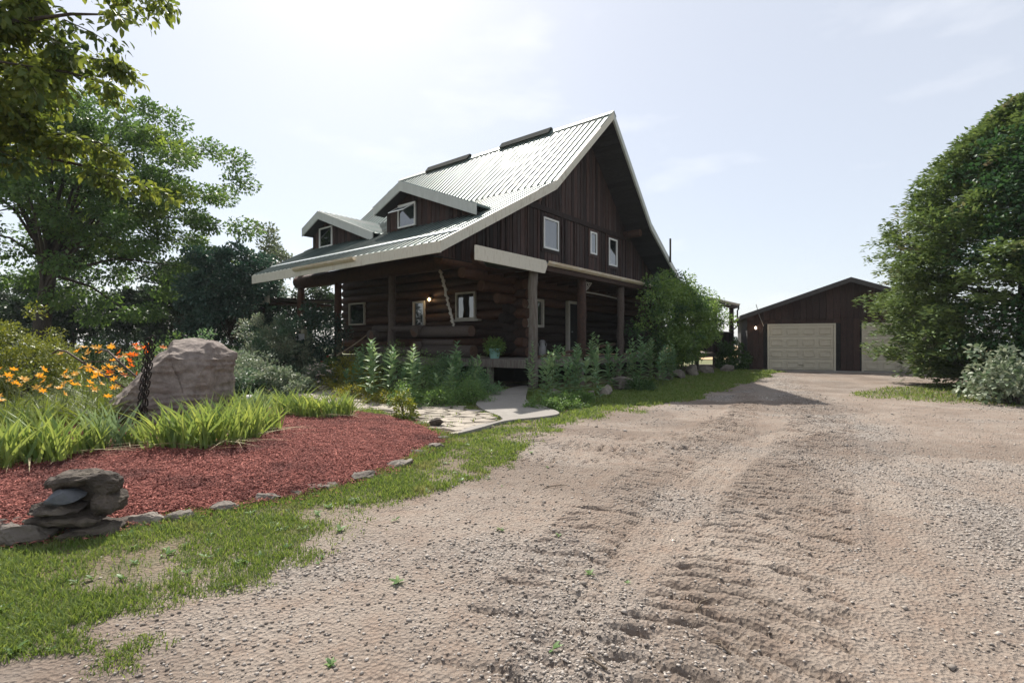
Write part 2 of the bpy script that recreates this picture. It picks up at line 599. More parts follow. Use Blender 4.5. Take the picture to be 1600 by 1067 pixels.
# ------------------------------------------------------------------ ground
drive_edge_px = [(-40, 1120), (60, 1055), (160, 985), (260, 938), (400, 897), (520, 850), (640, 800), (740, 745), (800, 708), (880, 672),
                 (960, 652), (1060, 629), (1150, 606), (1200, 591), (1228, 584)]
drive_edge = [gp(*p) for p in drive_edge_px]
yard_poly = [(-60, 1.2)] + drive_edge + [(13.0, 28.4), (13.0, 60), (-60, 60)]
right_strip = [(9.6, 14.4), (11.0, 12.6), (13.5, 11.6), (30, 9.5), (40, 30), (24.5, 23.5), (20, 20.5), (13.0, 17.6)]

bed_px = [(690, 690), (664, 705), (600, 735), (505, 770), (400, 787), (330, 800), (245, 812), (150, 832), (60, 842), (0, 848)]
bed_front = [gp(*p) for p in bed_px]
bed_poly = smooth_poly(bed_front + [(-5.2, 3.55), (-8.2, 4.2), (-10.5, 7.0), (-9.5, 10.5), (-6.6, 11.4), (-4.3, 11.2), (-2.9, 10.6), (-2.05, 9.7), (-1.35, 8.5)], 4, True)

tracks = [  # polyline, half width, kind, depth
    ([(.15, 2.0), (.62, 2.9), (1.25, 4.05), (2.05, 5.5), (3.1, 6.9), (4.6, 8.4), (6.7, 10.0), (9.6, 11.6), (13, 12.8)], .27, 'rib', .020),
    ([(.75, 2.0), (1.35, 2.9), (2.2, 4.2), (3.25, 5.7), (4.6, 7.6), (6.3, 10.4), (8.2, 14.2), (10.2, 18.5), (12.2, 23)], .50, 'lug', .044),
    ([(-.1, 2.2), (.55, 3.9), (1.35, 5.3), (2.3, 6.6), (3.5, 8.3), (5.2, 11.2), (7.0, 15.0), (9.0, 20)], .30, 'lug', .032),
    ([(-.2, 8.9), (.35, 8.0), (1.1, 7.35), (2.0, 7.2), (2.9, 7.7), (3.9, 8.9), (5.2, 11.3), (6.6, 14.4)], .28, 'lug', .038),
    ([(.35, 9.8), (.85, 8.9), (1.5, 8.2), (2.3, 8.0), (3.2, 8.6), (4.2, 10.1)], .19, 'lug', .028),
    ([(1.05, 10.2), (1.5, 9.4), (2.1, 8.9), (2.8, 9.0)], .16, 'rib', .014),
    ([(-1.2, 7.2), (-.4, 6.9), (.4, 6.55), (1.3, 6.6), (2.2, 7.3)], .20, 'lug', .024),
    ([(7.6, 22.4), (9.3, 20.2), (10.8, 18.2), (12.6, 16.4)], .25, 'lug', .018),
]


def macro(x, y):
    x, y = np.asarray(x, float), np.asarray(y, float)
    h = .05 * (fbm(x / 3.5, y / 3.5, 3, 3) - .5)
    t = np.clip((y - 17) / 9, 0, 1)
    return h + .085 * t * t * (3 - 2 * t)


xs = [-2.0]
while xs[-1] < 46:
    x = xs[-1]
    xs.append(x + (.030 if x < 6.5 else min(.5, .030 + (x - 6.5) * .022)))
xl = [-2.0]
while xl[-1] > -30:
    x = xl[-1]
    xl.append(x - min(.6, .030 + (-2.0 - x) * .026))
xs = np.array(xl[::-1][:-1] + xs)
ys = [1.6]
while ys[-1] < 36:
    ys.append(ys[-1] + max(.018, .0037 * ys[-1]))
yb = [1.6]
while yb[-1] > -8:
    yb.append(yb[-1] - min(.6, .02 + (1.6 - yb[-1]) * .15))
ys = np.array(yb[::-1][:-1] + ys)
GX, GY = np.meshgrid(xs, ys)
yd = sdist(GX, GY, yard_poly)
rs = sdist(GX, GY, right_strip)
nz = fbm(GX * 1.3, GY * 1.3, 11, 4) - .5
nz2 = fbm(GX * 5, GY * 5, 15, 3) - .5
yard = np.clip((np.maximum(yd, rs) + nz * 1.3 + nz2 * .5) / .30 + .25, 0, 1)
HZ = macro(GX, GY)
rough = (fbm(GX * 9, GY * 9, 21, 4) - .5) * .022 + (np.abs(fbm(GX * 17, GY * 17, 23, 3) - .5) - .1) * .028 * np.clip((fbm(GX * .9, GY * .9, 27, 3) - .38) * 4, .15, 1) + (fbm(GX * 2.2, GY * 2.2, 25, 3) - .5) * .030
HZ = HZ + rough * (1 - .5 * yard)
turned = np.clip((fbm(GX * .55, GY * .55, 31, 3) - .56) * 3.0, 0, .35)
wob = (fbm(GX * 3, GY * 3, 41, 3) - .5)
brk = np.clip((fbm(GX * 1.6, GY * 1.6, 45, 4) - .40) * 4.5, 0.0, 1)
for ti, (pts, hw, kind, dep) in enumerate(tracks):
    sp = smooth_poly(pts, 5)
    d, al, so = seg_dist(GX, GY, sp)
    prof = np.clip((hw + .05 + wob * .10 - d) / .07, 0, 1)
    if kind == 'rib':
        pat = .5 + .5 * np.cos(so * 2 * math.pi / .095)
        pat = pat * (.75 + .25 * np.sign(np.sin(al * 2 * math.pi / .05)))
        HZ = HZ - prof * dep * .9 + prof * pat * dep * .6
        turned = turned * (1 - .8 * prof)
    else:
        ph = al + np.abs(so) * .22 + wob * .16
        per_ = .140 + .018 * (ti % 3)
        ph = ph + .05 * (vnoise(so * 5, al * 4, 70 + ti) - .5)
        fr = ph / per_ - np.floor(ph / per_)
        groove = np.exp(-((fr - .5) / .15) ** 2)
        cut = np.clip((vnoise(so * 4.5 + np.floor(ph / per_) * 3.7, np.floor(ph / per_) * 1.3, 80 + ti) - .30) * 5, 0, 1)
        amp = dep * (.50 + .50 * brk) * prof * np.clip(.75 + GY * .06, .9, 1.4)
        clod = fbm(GX * 14, GY * 14, 90 + ti, 2)
        HZ = HZ - amp * groove * cut * 1.25 + amp * (1 - groove) * (.35 + .9 * (clod - .4))
        pat = 1 - 2 * groove * cut
        HZ = HZ + np.exp(-((d - hw - .08) / .06) ** 2) * dep * .5 * brk
        turned = np.maximum(turned, amp / dep * (.36 - .30 * pat))
gravel = np.clip((fbm(GX * .8, GY * .8, 51, 4) - .50) * 4, 0, 1) * .55
gr2 = np.clip(1 - np.abs(GX - (2.15 + .42 * GY + .5 * (vnoise(GY * .7, GX * 0, 5) - .5))) / (.55 + .06 * GY), 0, 1)
gravel = np.maximum(gravel, gr2 * np.clip(fbm(GX * 2, GY * 2, 55, 3) * 2 - .25, 0, 1))
nearedge = np.exp(-((yd + .55) / .5) ** 2)
gravel = np.maximum(gravel, nearedge * np.clip(fbm(GX * 2, GY * 2, 57, 3) * 2 - .5, 0, 1) * np.clip((GY - 8) / 5, .25, 1))
gravel = gravel * (1 - turned)
HZ = HZ + yard * .012
# a sheet that sinks gently under the far ground at its border
bord = np.minimum.reduce([GX - xs[0], xs[-1] - GX, GY - ys[0], ys[-1] - GY])
HZ = np.where(bord < 1.0, HZ * np.clip(bord, 0, 1) - .10 * (1 - np.clip(bord, 0, 1)), HZ)


def gz(x, y):
    """ground height by bilinear look-up"""
    x, y = np.asarray(x, float), np.asarray(y, float)
    i = np.clip(np.searchsorted(xs, x) - 1, 0, len(xs) - 2)
    j = np.clip(np.searchsorted(ys, y) - 1, 0, len(ys) - 2)
    fx = np.clip((x - xs[i]) / (xs[i + 1] - xs[i]), 0, 1)
    fy = np.clip((y - ys[j]) / (ys[j + 1] - ys[j]), 0, 1)
    return (HZ[j, i] * (1 - fx) + HZ[j, i + 1] * fx) * (1 - fy) + (HZ[j + 1, i] * (1 - fx) + HZ[j + 1, i + 1] * fx) * fy


def glook(A, x, y):
    i = np.clip(np.searchsorted(xs, x), 0, len(xs) - 1)
    j = np.clip(np.searchsorted(ys, y), 0, len(ys) - 1)
    return A[j, i]


nx, ny = len(xs), len(ys)
idx = np.arange(nx * ny).reshape(ny, nx)
q = np.stack([idx[:-1, :-1], idx[:-1, 1:], idx[1:, 1:], idx[1:, :-1]], -1).reshape(-1, 4)
me = mesh_np('driveway', np.stack([GX, GY, HZ], -1), q, np.full(len(q), 4), True)
yard_c = yard * np.clip((np.maximum(yd, rs) + nz * .8 - .1) / 1.1, .12, 1)
for nm, A in (('yard', yard_c), ('gravel', gravel), ('turned', turned)):
    a = me.attributes.new(nm, 'FLOAT', 'POINT')
    a.data.foreach_set('value', np.ascontiguousarray(A, np.float32).ravel())
drive = link('driveway', me, ground_mat())
drive['kind'] = 'structure'

M['field'] = mat('far_meadow', (.10, .115, .040), (.15, .145, .060), .95, .3)
g = MB()
g.add([(-3000, -3000, -.11), (3000, -3000, -.11), (3000, 3000, -.11), (-3000, 3000, -.11)], [(0, 1, 2, 3)])
o = g.build('ground', M['field'])
o['kind'] = 'structure'
M['wheat'] = mat('ripe_wheat', (.40, .27, .13), (.52, .37, .20), .95, .5, bump=.5, bscale=4)
g = MB()
g.add([(5, 52, -.06), (220, 52, -.06), (420, 600, -.06), (-60, 600, -.06)], [(0, 1, 2, 3)])
o = g.build('wheat_field', M['wheat'])
o['kind'] = 'structure'

# ------------------------------------------------------------------ log house, in its own axes u (along the gable) and v (along the ridge)
YAW = .679
HU, HV = (math.sin(YAW), math.cos(YAW)), (-math.cos(YAW), math.sin(YAW))
O_U, O_V = 20.0, 17.0


def hw_(u, v, z=0.0):
    return Vector((u * HU[0] + v * HV[0], u * HU[1] + v * HV[1], z))


house = empty('log_house', hw_(O_U, O_V, 0), math.atan2(HU[1], HU[0]))
tag(house, 'large dark log house with steep green metal roof, two dormers and wraparound porch', 'house')
HO = (O_U, O_V, 0)

PROF = [(10.17, 4.54), (15.97, 7.71), (20.34, 11.85), (24.71, 7.71), (30.51, 4.54)]
RK = (PROF[2][0] - PROF[0][0])


def roof_z(u):
    for (u0, z0), (u1, z1) in zip(PROF[:-1], PROF[1:]):
        if u <= u1:
            return z0 + (z1 - z0) * (u - u0) / (u1 - u0)
    return PROF[-1][1]


def v_near(u):
    return 10.89 - .28 * (1 - abs(u - 20.34) / RK)


def v_far(u):
    return 22.95 + 2.5 * (1 - abs(u - 20.34) / RK)


slopes = list(zip(PROF[:-1], PROF[1:]))
for si, ((u0, z0), (u1, z1)) in enumerate(slopes):
    b = MB(HO)
    ribs_ = []
    a0, a1, c0, c1 = v_near(u0), v_near(u1), v_far(u0), v_far(u1)
    top = [(u0, a0, z0), (u1, a1, z1), (u1, c1, z1), (u0, c0, z0)]
    low = [(x, y, z - .05) for x, y, z in top]
    b.hexa(low, top)
    # raised ribs of the metal sheets
    L = math.hypot(u1 - u0, z1 - z0)
    nu, nzv = -(z1 - z0) / L, (u1 - u0) / L
    vv = min(a0, a1) + .03
    while vv < max(c0, c1) - .05:
        t0, t1 = 0.0, 1.0
        for (e0, e1, sgn) in ((a0, a1, 1), (c0, c1, -1)):
            f0, f1 = sgn * (vv - e0), sgn * (vv - e1)
            if f0 < 0 and f1 < 0:
                t1 = -1
            elif f0 < 0:
                t0 = max(t0, f0 / (f0 - f1))
            elif f1 < 0:
                t1 = min(t1, f0 / (f0 - f1))
        if t1 - t0 > .03:
            P0 = (u0 + (u1 - u0) * t0, z0 + (z1 - z0) * t0)
            P1 = (u0 + (u1 - u0) * t1, z0 + (z1 - z0) * t1)
            h = .034
            for (k0, k1) in ((0, 1),):
                vs = []
                for (pu, pz) in (P0, P1):
                    vs += [(pu, vv - .024, pz), (pu + nu * h, vv - .016, pz + nzv * h), (pu + nu * h, vv + .016, pz + nzv * h), (pu, vv + .024, pz)]
                ribs_.append(MB(HO).add(vs, [(0, 1, 5, 4), (1, 2, 6, 5), (2, 3, 7, 6), (0, 3, 2, 1), (4, 5, 6, 7)]))
        vv += .33
    slope_o = b.build('roof_slope', M['roof'], house)
    for r_ in ribs_:
        r_.build('roof_rib', M['rib'], slope_o)

# soffit boards seen under the gable overhang (they run along the ridge), deck under the rest
sm = MB(HO)
for (u0, z0), (u1, z1) in slopes:
    a0, a1, c0, c1 = v_near(u0) + .07, v_near(u1) + .07, v_far(u0) - .05, v_far(u1) - .05
    top = [(u0, a0, z0 - .06), (u1, a1, z1 - .06), (u1, c1, z1 - .06), (u0, c0, z0 - .06)]
    low = [(x, y, z - .16) for x, y, z in top]
    sm.hexa(low, top)
soff = sm.build('roof_deck', M['soffit'], house)
for (u0, z0), (u1, z1) in slopes:
    n = int(math.hypot(u1 - u0, z1 - z0) / .24)
    for i in range(n):
        ta, tb = (i + .04) / n, (i + .96) / n
        ua, ub = u0 + (u1 - u0) * ta, u0 + (u1 - u0) * tb
        za, zb = z0 + (z1 - z0) * ta - .225, z0 + (z1 - z0) * tb - .225
        dz = .018 + .010 * random.random()
        b = MB(HO)
        va, vb = v_near(ua) + .08, v_near(ub) + .08
        b.hexa([(ua, va, za - dz), (ub, vb, zb - dz), (ub, 12.28, zb - dz), (ua, 12.28, za - dz)], [(ua, va, za), (ub, vb, zb), (ub, 12.28, zb), (ua, 12.28, za)])
        b.build('soffit_board', M['soffit'], soff)

# rake boards, near and far
FH = .33
for (u0, z0), (u1, z1) in slopes:
    for near in (True, False):
        e = (lambda u: v_near(u)) if near else (lambda u: v_far(u))
        s = -1 if near else 1
        b = MB(HO)
        o1, o2 = (0.0, .06) if near else (-.06, 0.0)
        x0, x1 = u0, u1
        lo = [(x0, e(x0) + o1 - .03 * (near), z0 - FH), (x1, e(x1) + o1 - .03 * (near), z1 - FH), (x1, e(x1) + o2, z1 - FH), (x0, e(x0) + o2, z0 - FH)]
        hi = [(p[0], p[1], p[2] + FH + .012) for p in lo]
        b.hexa(lo, hi)
        right = u0 > 20
        b.build('rake_board', M['trim_grey'] if right else M['trim_white'], house)
# ridge cap, ridge vents, eave boards, flashing
b = MB(HO)
for s in (-1, 1):
    b.hexa([(20.34, v_near(20.34) - .04, 11.885), (20.34, v_far(20.34), 11.885), (20.34 + s * .22, v_far(20.34), 11.68), (20.34 + s * .22, v_near(20.34) - .04, 11.68)][::s],
           [(20.34, v_near(20.34) - .04, 11.92), (20.34, v_far(20.34), 11.92), (20.34 + s * .22, v_far(20.34), 11.715), (20.34 + s * .22, v_near(20.34) - .04, 11.715)][::s])
b.build('ridge_cap', M['roof'], house)
for (va, vb) in ((13.93, 17.06), (19.38, 22.81)):
    b = MB(HO)
    b.prism([(20.02, va, 11.72), (20.66, va, 11.72), (20.40, va, 12.06), (20.28, va, 12.06)], (0, vb - va, 0))
    b.build('ridge_vent', M['vent'], house)
for uu in (10.17, 30.51):
    s = -1 if uu < 20 else 1
    cuts_ = [v_near(uu) - .03, 14.6, 18.9, v_far(uu)]
    for q0, q1 in zip(cuts_[:-1], cuts_[1:]):
        b = MB(HO)
        dz = random.uniform(-.012, .012)
        b.box(min(uu, uu + s * .05), max(uu, uu + s * .05), q0, q1 - .008, 4.54 - .36 + dz, 4.54 - .014)
        b.build('eave_board', M['trim_white'], house)
b = MB(HO)
b.hexa([(10.93, 10.95, roof_z(10.93) + .02), (11.07, 10.95, roof_z(11.07) + .02), (11.07, 23.0, roof_z(11.07) + .02), (10.93, 23.0, roof_z(10.93) + .02)],
       [(10.93, 10.95, roof_z(10.93) + .055), (11.07, 10.95, roof_z(11.07) + .055), (11.07, 23.0, roof_z(11.07) + .055), (10.93, 23.0, roof_z(10.93) + .055)])
b.build('roof_flashing', M['flash'], house)


def gutter(v_or_u, a, b_, z, along, m=None, name='gutter', parent=house, out=-1):
    """open trough with a rolled lip"""
    prof = [(0, 0), (out * .06, 0), (out * .13, .07), (out * .13, .12), (out * .145, .12), (out * .145, .135), (out * .115, .135), (out * .115, .08), (out * .05, .02), (0, .02)]
    mb = MB(HO)
    if along == 'u':
        poly = [(a, v_or_u + p, z + q_) for p, q_ in prof]
        mb.prism(poly, (b_ - a, 0, 0))
    else:
        poly = [(v_or_u + p, a, z + q_) for p, q_ in prof]
        mb.prism(poly, (0, b_ - a, 0))
    return mb.build(name, m or M['gutter'], parent)


gutter(10.118, 15.1, 19.2, 4.37, 'v')

# gable siding: backing wall, then every board
GV = 12.2
b = MB(HO)
b.prism([(10.9, GV, 4.35), (30.0, GV, 4.35), (30.0, GV, 4.55), (24.71, GV, 7.44), (20.34, GV, 11.58), (15.97, GV, 7.44), (10.9, GV, 4.66)], (0, .12, 0))
gable = b.build('gable_wall', M['dark'], house)


def zlim(u):
    return roof_z(u) - .262


def board(u0, u1, zb, th, name='plank', m='board', parent=gable, zt=None):
    mb = MB(HO)
    if zt is None:
        t0, t1 = zlim(u0), zlim(u1)
    else:
        t0 = t1 = zt
    if max(t0, t1) - zb < .06:
        return
    t0, t1 = max(t0, zb + .01), max(t1, zb + .01)
    lo = [(u0, GV - th, zb), (u1, GV - th, zb), (u1, GV + .01, zb), (u0, GV + .01, zb)]
    hi = [(u0, GV - th, t0), (u1, GV - th, t1), (u1, GV + .01, t1), (u0, GV + .01, t0)]
    mb.hexa(lo, hi)
    mb.build(name, M[m], parent)


TRIM_Z = 7.18
u = 10.95
while u < 29.9:
    w = random.uniform(.19, .30)
    if 15.2 < u < 25.4 and zlim(u) > TRIM_Z and zlim(u + w) > TRIM_Z:
        board(u, u + w - .032, 4.38, random.uniform(.022, .036), zt=TRIM_Z)
        board(u, u + w - .032, TRIM_Z + .02, random.uniform(.060, .075))
    else:
        board(u, u + w - .032, 4.38, random.uniform(.022, .036))
    u += w
# narrow battens on the lower band, irregular as on the old wall
u = 11.4
while u < 29.5:
    if random.random() < .55 and not (16.9 < u < 18.4 or 20.7 < u < 21.75 or 22.5 < u < 23.9):
        zt = TRIM_Z if zlim(u) > TRIM_Z + .1 else zlim(u) - .05
        if zt - 4.5 > .1:
            board(u, u + .075, 4.40, .070, 'batten', zt=zt)
    u += random.uniform(.25, .5)
b = MB(HO)
b.box(15.5, 25.2, GV - .10, GV - .02, TRIM_Z - .16, TRIM_Z + .06)
b.build('trim_board', M['board'], gable)
# purlin log ends under the gable overhang
for (uu, zz, r, ve) in ((24.55, 7.28, .19, 11.25), (16.1, 7.28, .17, 11.6), (20.34, 11.30, .15, 11.4)):
    b = MB(HO)
    b.tube([(uu, 12.6, zz), (uu, 12.0, zz), (uu, ve, zz)], [r, r * 1.02, r], 14, True, .06, int(uu))
    o = b.build('purlin_log', M['log'], house, True)
    b = MB(HO)
    b.tube([(uu, ve + .002, zz), (uu, ve - .008, zz)], [r * .97, r * .97], 14)
    b.build('log_end', M['log_end'], o)


def window_v(u0, u1, z0, z1, v, parent, fm='win_white', gm='glass', t=.065, depth=.07, mull=False):
    """window lying in a plane v = const facing -v"""
    b = MB(HO)
    b.box(u0, u0 + t, v - depth, v, z0, z1).box(u1 - t, u1, v - depth, v, z0, z1)
    b.box(u0 + t, u1 - t, v - depth, v, z0, z0 + t).box(u0 + t, u1 - t, v - depth, v, z1 - t, z1)
    if mull:
        um = (u0 + u1) / 2
        b.box(um - t * .4, um + t * .4, v - depth + .01, v, z0 + t, z1 - t)
    w = b.build('window', M[fm], parent)
    b = MB(HO)
    b.box(u0 + t, u1 - t, v - .03, v - .02, z0 + t, z1 - t)
    b.build('pane', M[gm], w)
    return w


def window_u(v0, v1, z0, z1, u, parent, fm='win_white', gm='glass', t=.065, depth=.07, open_=False):
    b = MB(HO)
    b.box(u - depth, u, v0, v0 + t, z0, z1).box(u - depth, u, v1 - t, v1, z0, z1)
    b.box(u - depth, u, v0 + t, v1 - t, z0, z0 + t).box(u - depth, u, v0 + t, v1 - t, z1 - t, z1)
    w = b.build('window', M[fm], parent)
    b = MB(HO)
    b.box(u - .03, u - .02, v0 + t, v1 - t, z0 + t, z1 - t)
    b.build('pane', M[gm], w)
    if open_:
        # awning sash hinged at the top, swung out
        b = MB(HO)
        du, dz = -.52, -.34
        zt = z1 - t
        for (p, q_) in ((v0 + t, v0 + 2 * t), (v1 - 2 * t, v1 - t)):
            b.hexa([(u - .07, p, zt - .03), (u - .07, q_, zt - .03), (u - .07 + du, q_, zt + dz - .03), (u - .07 + du, p, zt + dz - .03)],
                   [(u - .07, p, zt), (u - .07, q_, zt), (u - .07 + du, q_, zt + dz), (u - .07 + du, p, zt + dz)])
        for f in (.0, .9):
            b.hexa([(u - .07 + du * f, v0 + 2 * t, zt + dz * f - .03), (u - .07 + du * f, v1 - 2 * t, zt + dz * f - .03), (u - .07 + du * (f + .1), v1 - 2 * t, zt + dz * (f + .1) - .03), (u - .07 + du * (f + .1), v0 + 2 * t, zt + dz * (f + .1) - .03)],
                   [(u - .07 + du * f, v0 + 2 * t, zt + dz * f), (u - .07 + du * f, v1 - 2 * t, zt + dz * f), (u - .07 + du * (f + .1), v1 - 2 * t, zt + dz * (f + .1)), (u - .07 + du * (f + .1), v0 + 2 * t, zt + dz * (f + .1))])
        b.build('open_sash', M[fm], w)
        b = MB(HO)
        b.hexa([(u - .07 + du * .1, v0 + 2 * t, zt + dz * .1 - .018), (u - .07 + du * .1, v1 - 2 * t, zt + dz * .1 - .018), (u - .07 + du * .9, v1 - 2 * t, zt + dz * .9 - .018), (u - .07 + du * .9, v0 + 2 * t, zt + dz * .9 - .018)],
               [(u - .07 + du * .1, v0 + 2 * t, zt + dz * .1 - .012), (u - .07 + du * .1, v1 - 2 * t, zt + dz * .1 - .012), (u - .07 + du * .9, v1 - 2 * t, zt + dz * .9 - .012), (u - .07 + du * .9, v0 + 2 * t, zt + dz * .9 - .012)])
        b.build('sash_pane', M['glass_clear'], w)
    return w


for (u0, u1, z0, z1) in ((17.10, 18.22, 5.50, 6.80), (20.92, 21.54, 5.80, 6.86), (22.76, 23.64, 5.48, 6.86)):
    b = MB(HO)                                    # dark casing boards round the window
    c = .13
    b.box(u0 - c, u1 + c, GV - .075, GV - .03, z1, z1 + c).box(u0 - c, u1 + c, GV - .075, GV - .03, z0 - c, z0)
    b.box(u0 - c, u0, GV - .075, GV - .03, z0, z1).box(u1, u1 + c, GV - .075, GV - .03, z0, z1)
    b.build('window_casing', M['board'], house)
    window_v(u0, u1, z0, z1, GV - .04, house, t=.075)

# dormers
for (vp, zp, vl, zl, vr, zr, wv, win, op) in ((15.70, 7.83, 17.38, 7.12, 11.66, 6.25, 17.20, (15.32, 16.38, 6.16, 7.09), True),
                                              (21.63, 7.66, 23.06, 7.04, 17.45, 6.10, 22.98, (21.19, 22.29, 6.08, 7.01), False)):
    b = MB(HO)
    vrw = vr + .5
    zr_at = lambda v: zp - .30 - (zp - zr) * (vp - v) / (vp - vr) if v < vp else zp - .30 - (zp - zl) * (v - vp) / (vl - vp)
    b.prism([(13.06, vrw, 5.6), (13.06, vrw, max(zr_at(vrw), 5.7)), (13.06, vp, zr_at(vp)), (13.06, wv, zr_at(wv)), (13.06, wv, 5.6)], (.1, 0, 0))
    b.prism([(13.06, wv, 5.6), (13.06, wv, zr_at(wv)), (16.2, wv, zr_at(wv)), (16.2, wv, 5.6)], (0, -.08, 0))
    dorm = b.build('dormer_wall', M['dark'], house)
    v = vrw
    while v < wv - .02:
        w = min(random.uniform(.20, .30), wv - v)
        mb = MB(HO)
        th = random.uniform(.02, .045)
        za, zb = zr_at(v), zr_at(v + w - .015)
        if min(za, zb) > 6.0:
            mb.hexa([(13.06 - th, v, 5.95), (13.07, v, 5.95), (13.07, v + w - .015, 5.95), (13.06 - th, v + w - .015, 5.95)],
                    [(13.06 - th, v, za), (13.07, v, za), (13.07, v + w - .015, zb), (13.06 - th, v + w - .015, zb)])
            mb.build('plank', M['board'], dorm)
        v += w
    # two roof planes with ribs
    for (va, za) in ((vl, zl), (vr, zr)):
        b = MB(HO)
        ub = 12.55
        ue = lambda z_: next(q_ for q_ in np.arange(10.2, 20, .02) if roof_z(q_) >= z_) + .04
        up_, ua_ = ue(zp), ue(za)
        lo = [(ub, vp, zp - .05), (up_, vp, zp - .05), (ua_, va, za - .05), (ub, va, za - .05)]
        hi = [(p[0], p[1], p[2] + .05) for p in lo]
        if va < vp:
            lo, hi = lo[::-1], hi[::-1]
        b.hexa(lo, hi)
        uu = ub + .04
        while uu < up_ - .1:
            hh = .04
            tt = 1.0 if uu < ua_ else (up_ - uu) / (up_ - ua_)
            vq, zq = vp + (va - vp) * tt, zp + (za - zp) * tt
            b.hexa([(uu - .03, vp, zp), (uu + .03, vp, zp), (uu + .03, vq, zq), (uu - .03, vq, zq)], [(uu - .018, vp, zp + hh), (uu + .018, vp, zp + hh), (uu + .018, vq, zq + hh), (uu - .018, vq, zq + hh)])
            uu += .28
        b.build('dormer_roof', M['roof'], house)
        b = MB(HO)                                # barge board
        hgt = .37
        b.hexa([(ub - .05, vp, zp - hgt), (ub - .002, vp, zp - hgt), (ub - .002, va, za - hgt), (ub - .05, va, za - hgt)], [(ub - .05, vp, zp + .01), (ub - .002, vp, zp + .01), (ub - .002, va, za + .01), (ub - .05, va, za + .01)])
        b.build('dormer_barge_board', M['trim_grey'], house)
        b = MB(HO)                                # soffit of the dormer
        b.hexa([(ub, vp, zp - .34), (13.06, vp, zp - .34), (13.06, va, za - .34), (ub, va, za - .34)], [(ub, vp, zp - .30), (13.06, vp, zp - .30), (13.06, va, za - .30), (ub, va, za - .30)])
        b.build('dormer_soffit', M['soffit'], house)
    window_u(win[0], win[1], win[2], win[3], 13.01, house, t=.06, open_=op)

# vent pipe and cables at the right eave
b = MB(HO)
b.tube([(27.25, 10.72, 6.05), (27.25, 10.72, 7.35)], [.055, .055], 8)
b.build('vent_pipe', M['lamp_body'], house)


# ---- log walls
def log(parent, p0, p1, r, m='log', seed=0, ends=True, name='log', sides=12):
    p0, p1 = Vector(p0), Vector(p1)
    n = max(3, int((p1 - p0).length / .8))
    rr = random.Random(seed)
    pts = [p0.lerp(p1, i / n) + Vector((rr.uniform(-.012, .012), rr.uniform(-.012, .012), rr.uniform(-.012, .012))) for i in range(n + 1)]
    tp = rr.uniform(-.06, .06)
    b = MB(HO)
    b.tube(pts, [r * (1 + tp * (i / n - .5) + rr.uniform(-.03, .03)) for i in range(n + 1)], sides, True, .05, seed)
    o = b.build(name, M[m], parent, True)
    if ends:
        d = (p1 - p0).normalized()
        for a_, c_ in ((p0 + d * .002, p0 - d * .010), (p1 - d * .002, p1 + d * .010)):
            b = MB(HO)
            b.tube([a_, c_], [r * .93, r * .93], sides)
            b.build('cut_end', M['log_end'], parent)
    return o


LU = 15.55                                       # centre line of the left log wall
b = MB(HO)
b.box(LU - .06, LU + .06, 12.45, 24.2, 1.0, 6.9)
lwall = b.build('log_wall', M['dark'], house)
b = MB(HO)
b.box(15.6, 30.0, 12.39, 12.45, 1.0, 4.5)
gwall = b.build('log_wall', M['dark'], house)
b = MB(HO)
b.prism([(15.6, 23.9, 1.0), (29.9, 23.9, 1.0), (29.9, 23.9, 4.5), (24.71, 23.9, 7.4), (20.34, 23.9, 11.5), (15.97, 23.9, 7.4), (15.6, 23.9, 7.1)], (0, .1, 0))
b.box(29.8, 29.9, 12.5, 23.9, 1.0, 4.6)
b.build('back_wall', M['board'], house)
z = 1.2
k = 0
while z < 6.6:
    ext = 11.75 + (.15 if k % 2 else 0)
    if z > 4.0:
        ext = 12.6
    log(lwall, (LU, ext, z), (LU, 24.2, z), .205, 'log_warm' if k % 3 == 1 else 'log', 100 + k)
    z += .375
    k += 1
z = 1.38
k = 0
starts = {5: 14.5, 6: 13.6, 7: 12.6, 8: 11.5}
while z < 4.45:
    log(gwall, (starts.get(k, 15.0 - (.2 if k % 2 else 0)), 12.42, z), (30.2, 12.42, z), .20, 'log_warm' if k > 4 else 'log_shade', 200 + k, k > 4)
    z += .375
    k += 1
# eave beam on the left posts, and tie logs to the wall
log(house, (13.13, 11.9, 4.62), (13.13, 24.5, 4.62), .33, 'log_warm', 301, True, 'eave_beam', 14)
log(house, (13.13, 9.72, 4.02), (36.0, 9.72, 4.02), .13, 'log', 302, False, 'porch_beam', 10)
for vv in (17.0, 20.97, 24.2):
    log(house, (12.7, vv, 5.15), (15.6, vv, 5.15), .18, 'log', 310 + int(vv), True, 'tie_log')
# windows, door and lamp of the left wall
for (v0, v1, z0, z1) in ((22.0, 23.4, 2.5, 3.65), (17.45, 18.25, 1.95, 3.47), (14.3, 15.45, 2.55, 3.70)):
    window_u(v0, v1, z0, z1, LU - .18, house, 'win_tan', 'glass', .075, .10)
b = MB(HO)
b.box(LU - .30, LU - .06, 14.1, 15.6, 2.47, 2.545)
b.build('window_sill', M['win_tan'], house)
# openings in the gable log wall, dim behind the porch
window_v(16.0, 17.1, 2.2, 3.35, 12.2, house, 'win_tan', 'glass', .10, .12)
b = MB(HO)
b.box(19.0, 20.1, 12.06, 12.2, 1.05, 3.3)
dr = b.build('door', M['dark'], house)
b = MB(HO)
b.box(18.88, 18.995, 12.02, 12.19, 1.05, 3.42).box(20.105, 20.22, 12.02, 12.19, 1.05, 3.42).box(18.995, 20.105, 12.02, 12.19, 3.305, 3.42)
b.build('door_frame', M['win_tan'], dr)
b = MB(HO)
b.tube([(19.15, 12.055, 2.05), (19.15, 11.98, 2.05)], [.03, .035], 8)
b.build('door_handle', M['can'], dr)

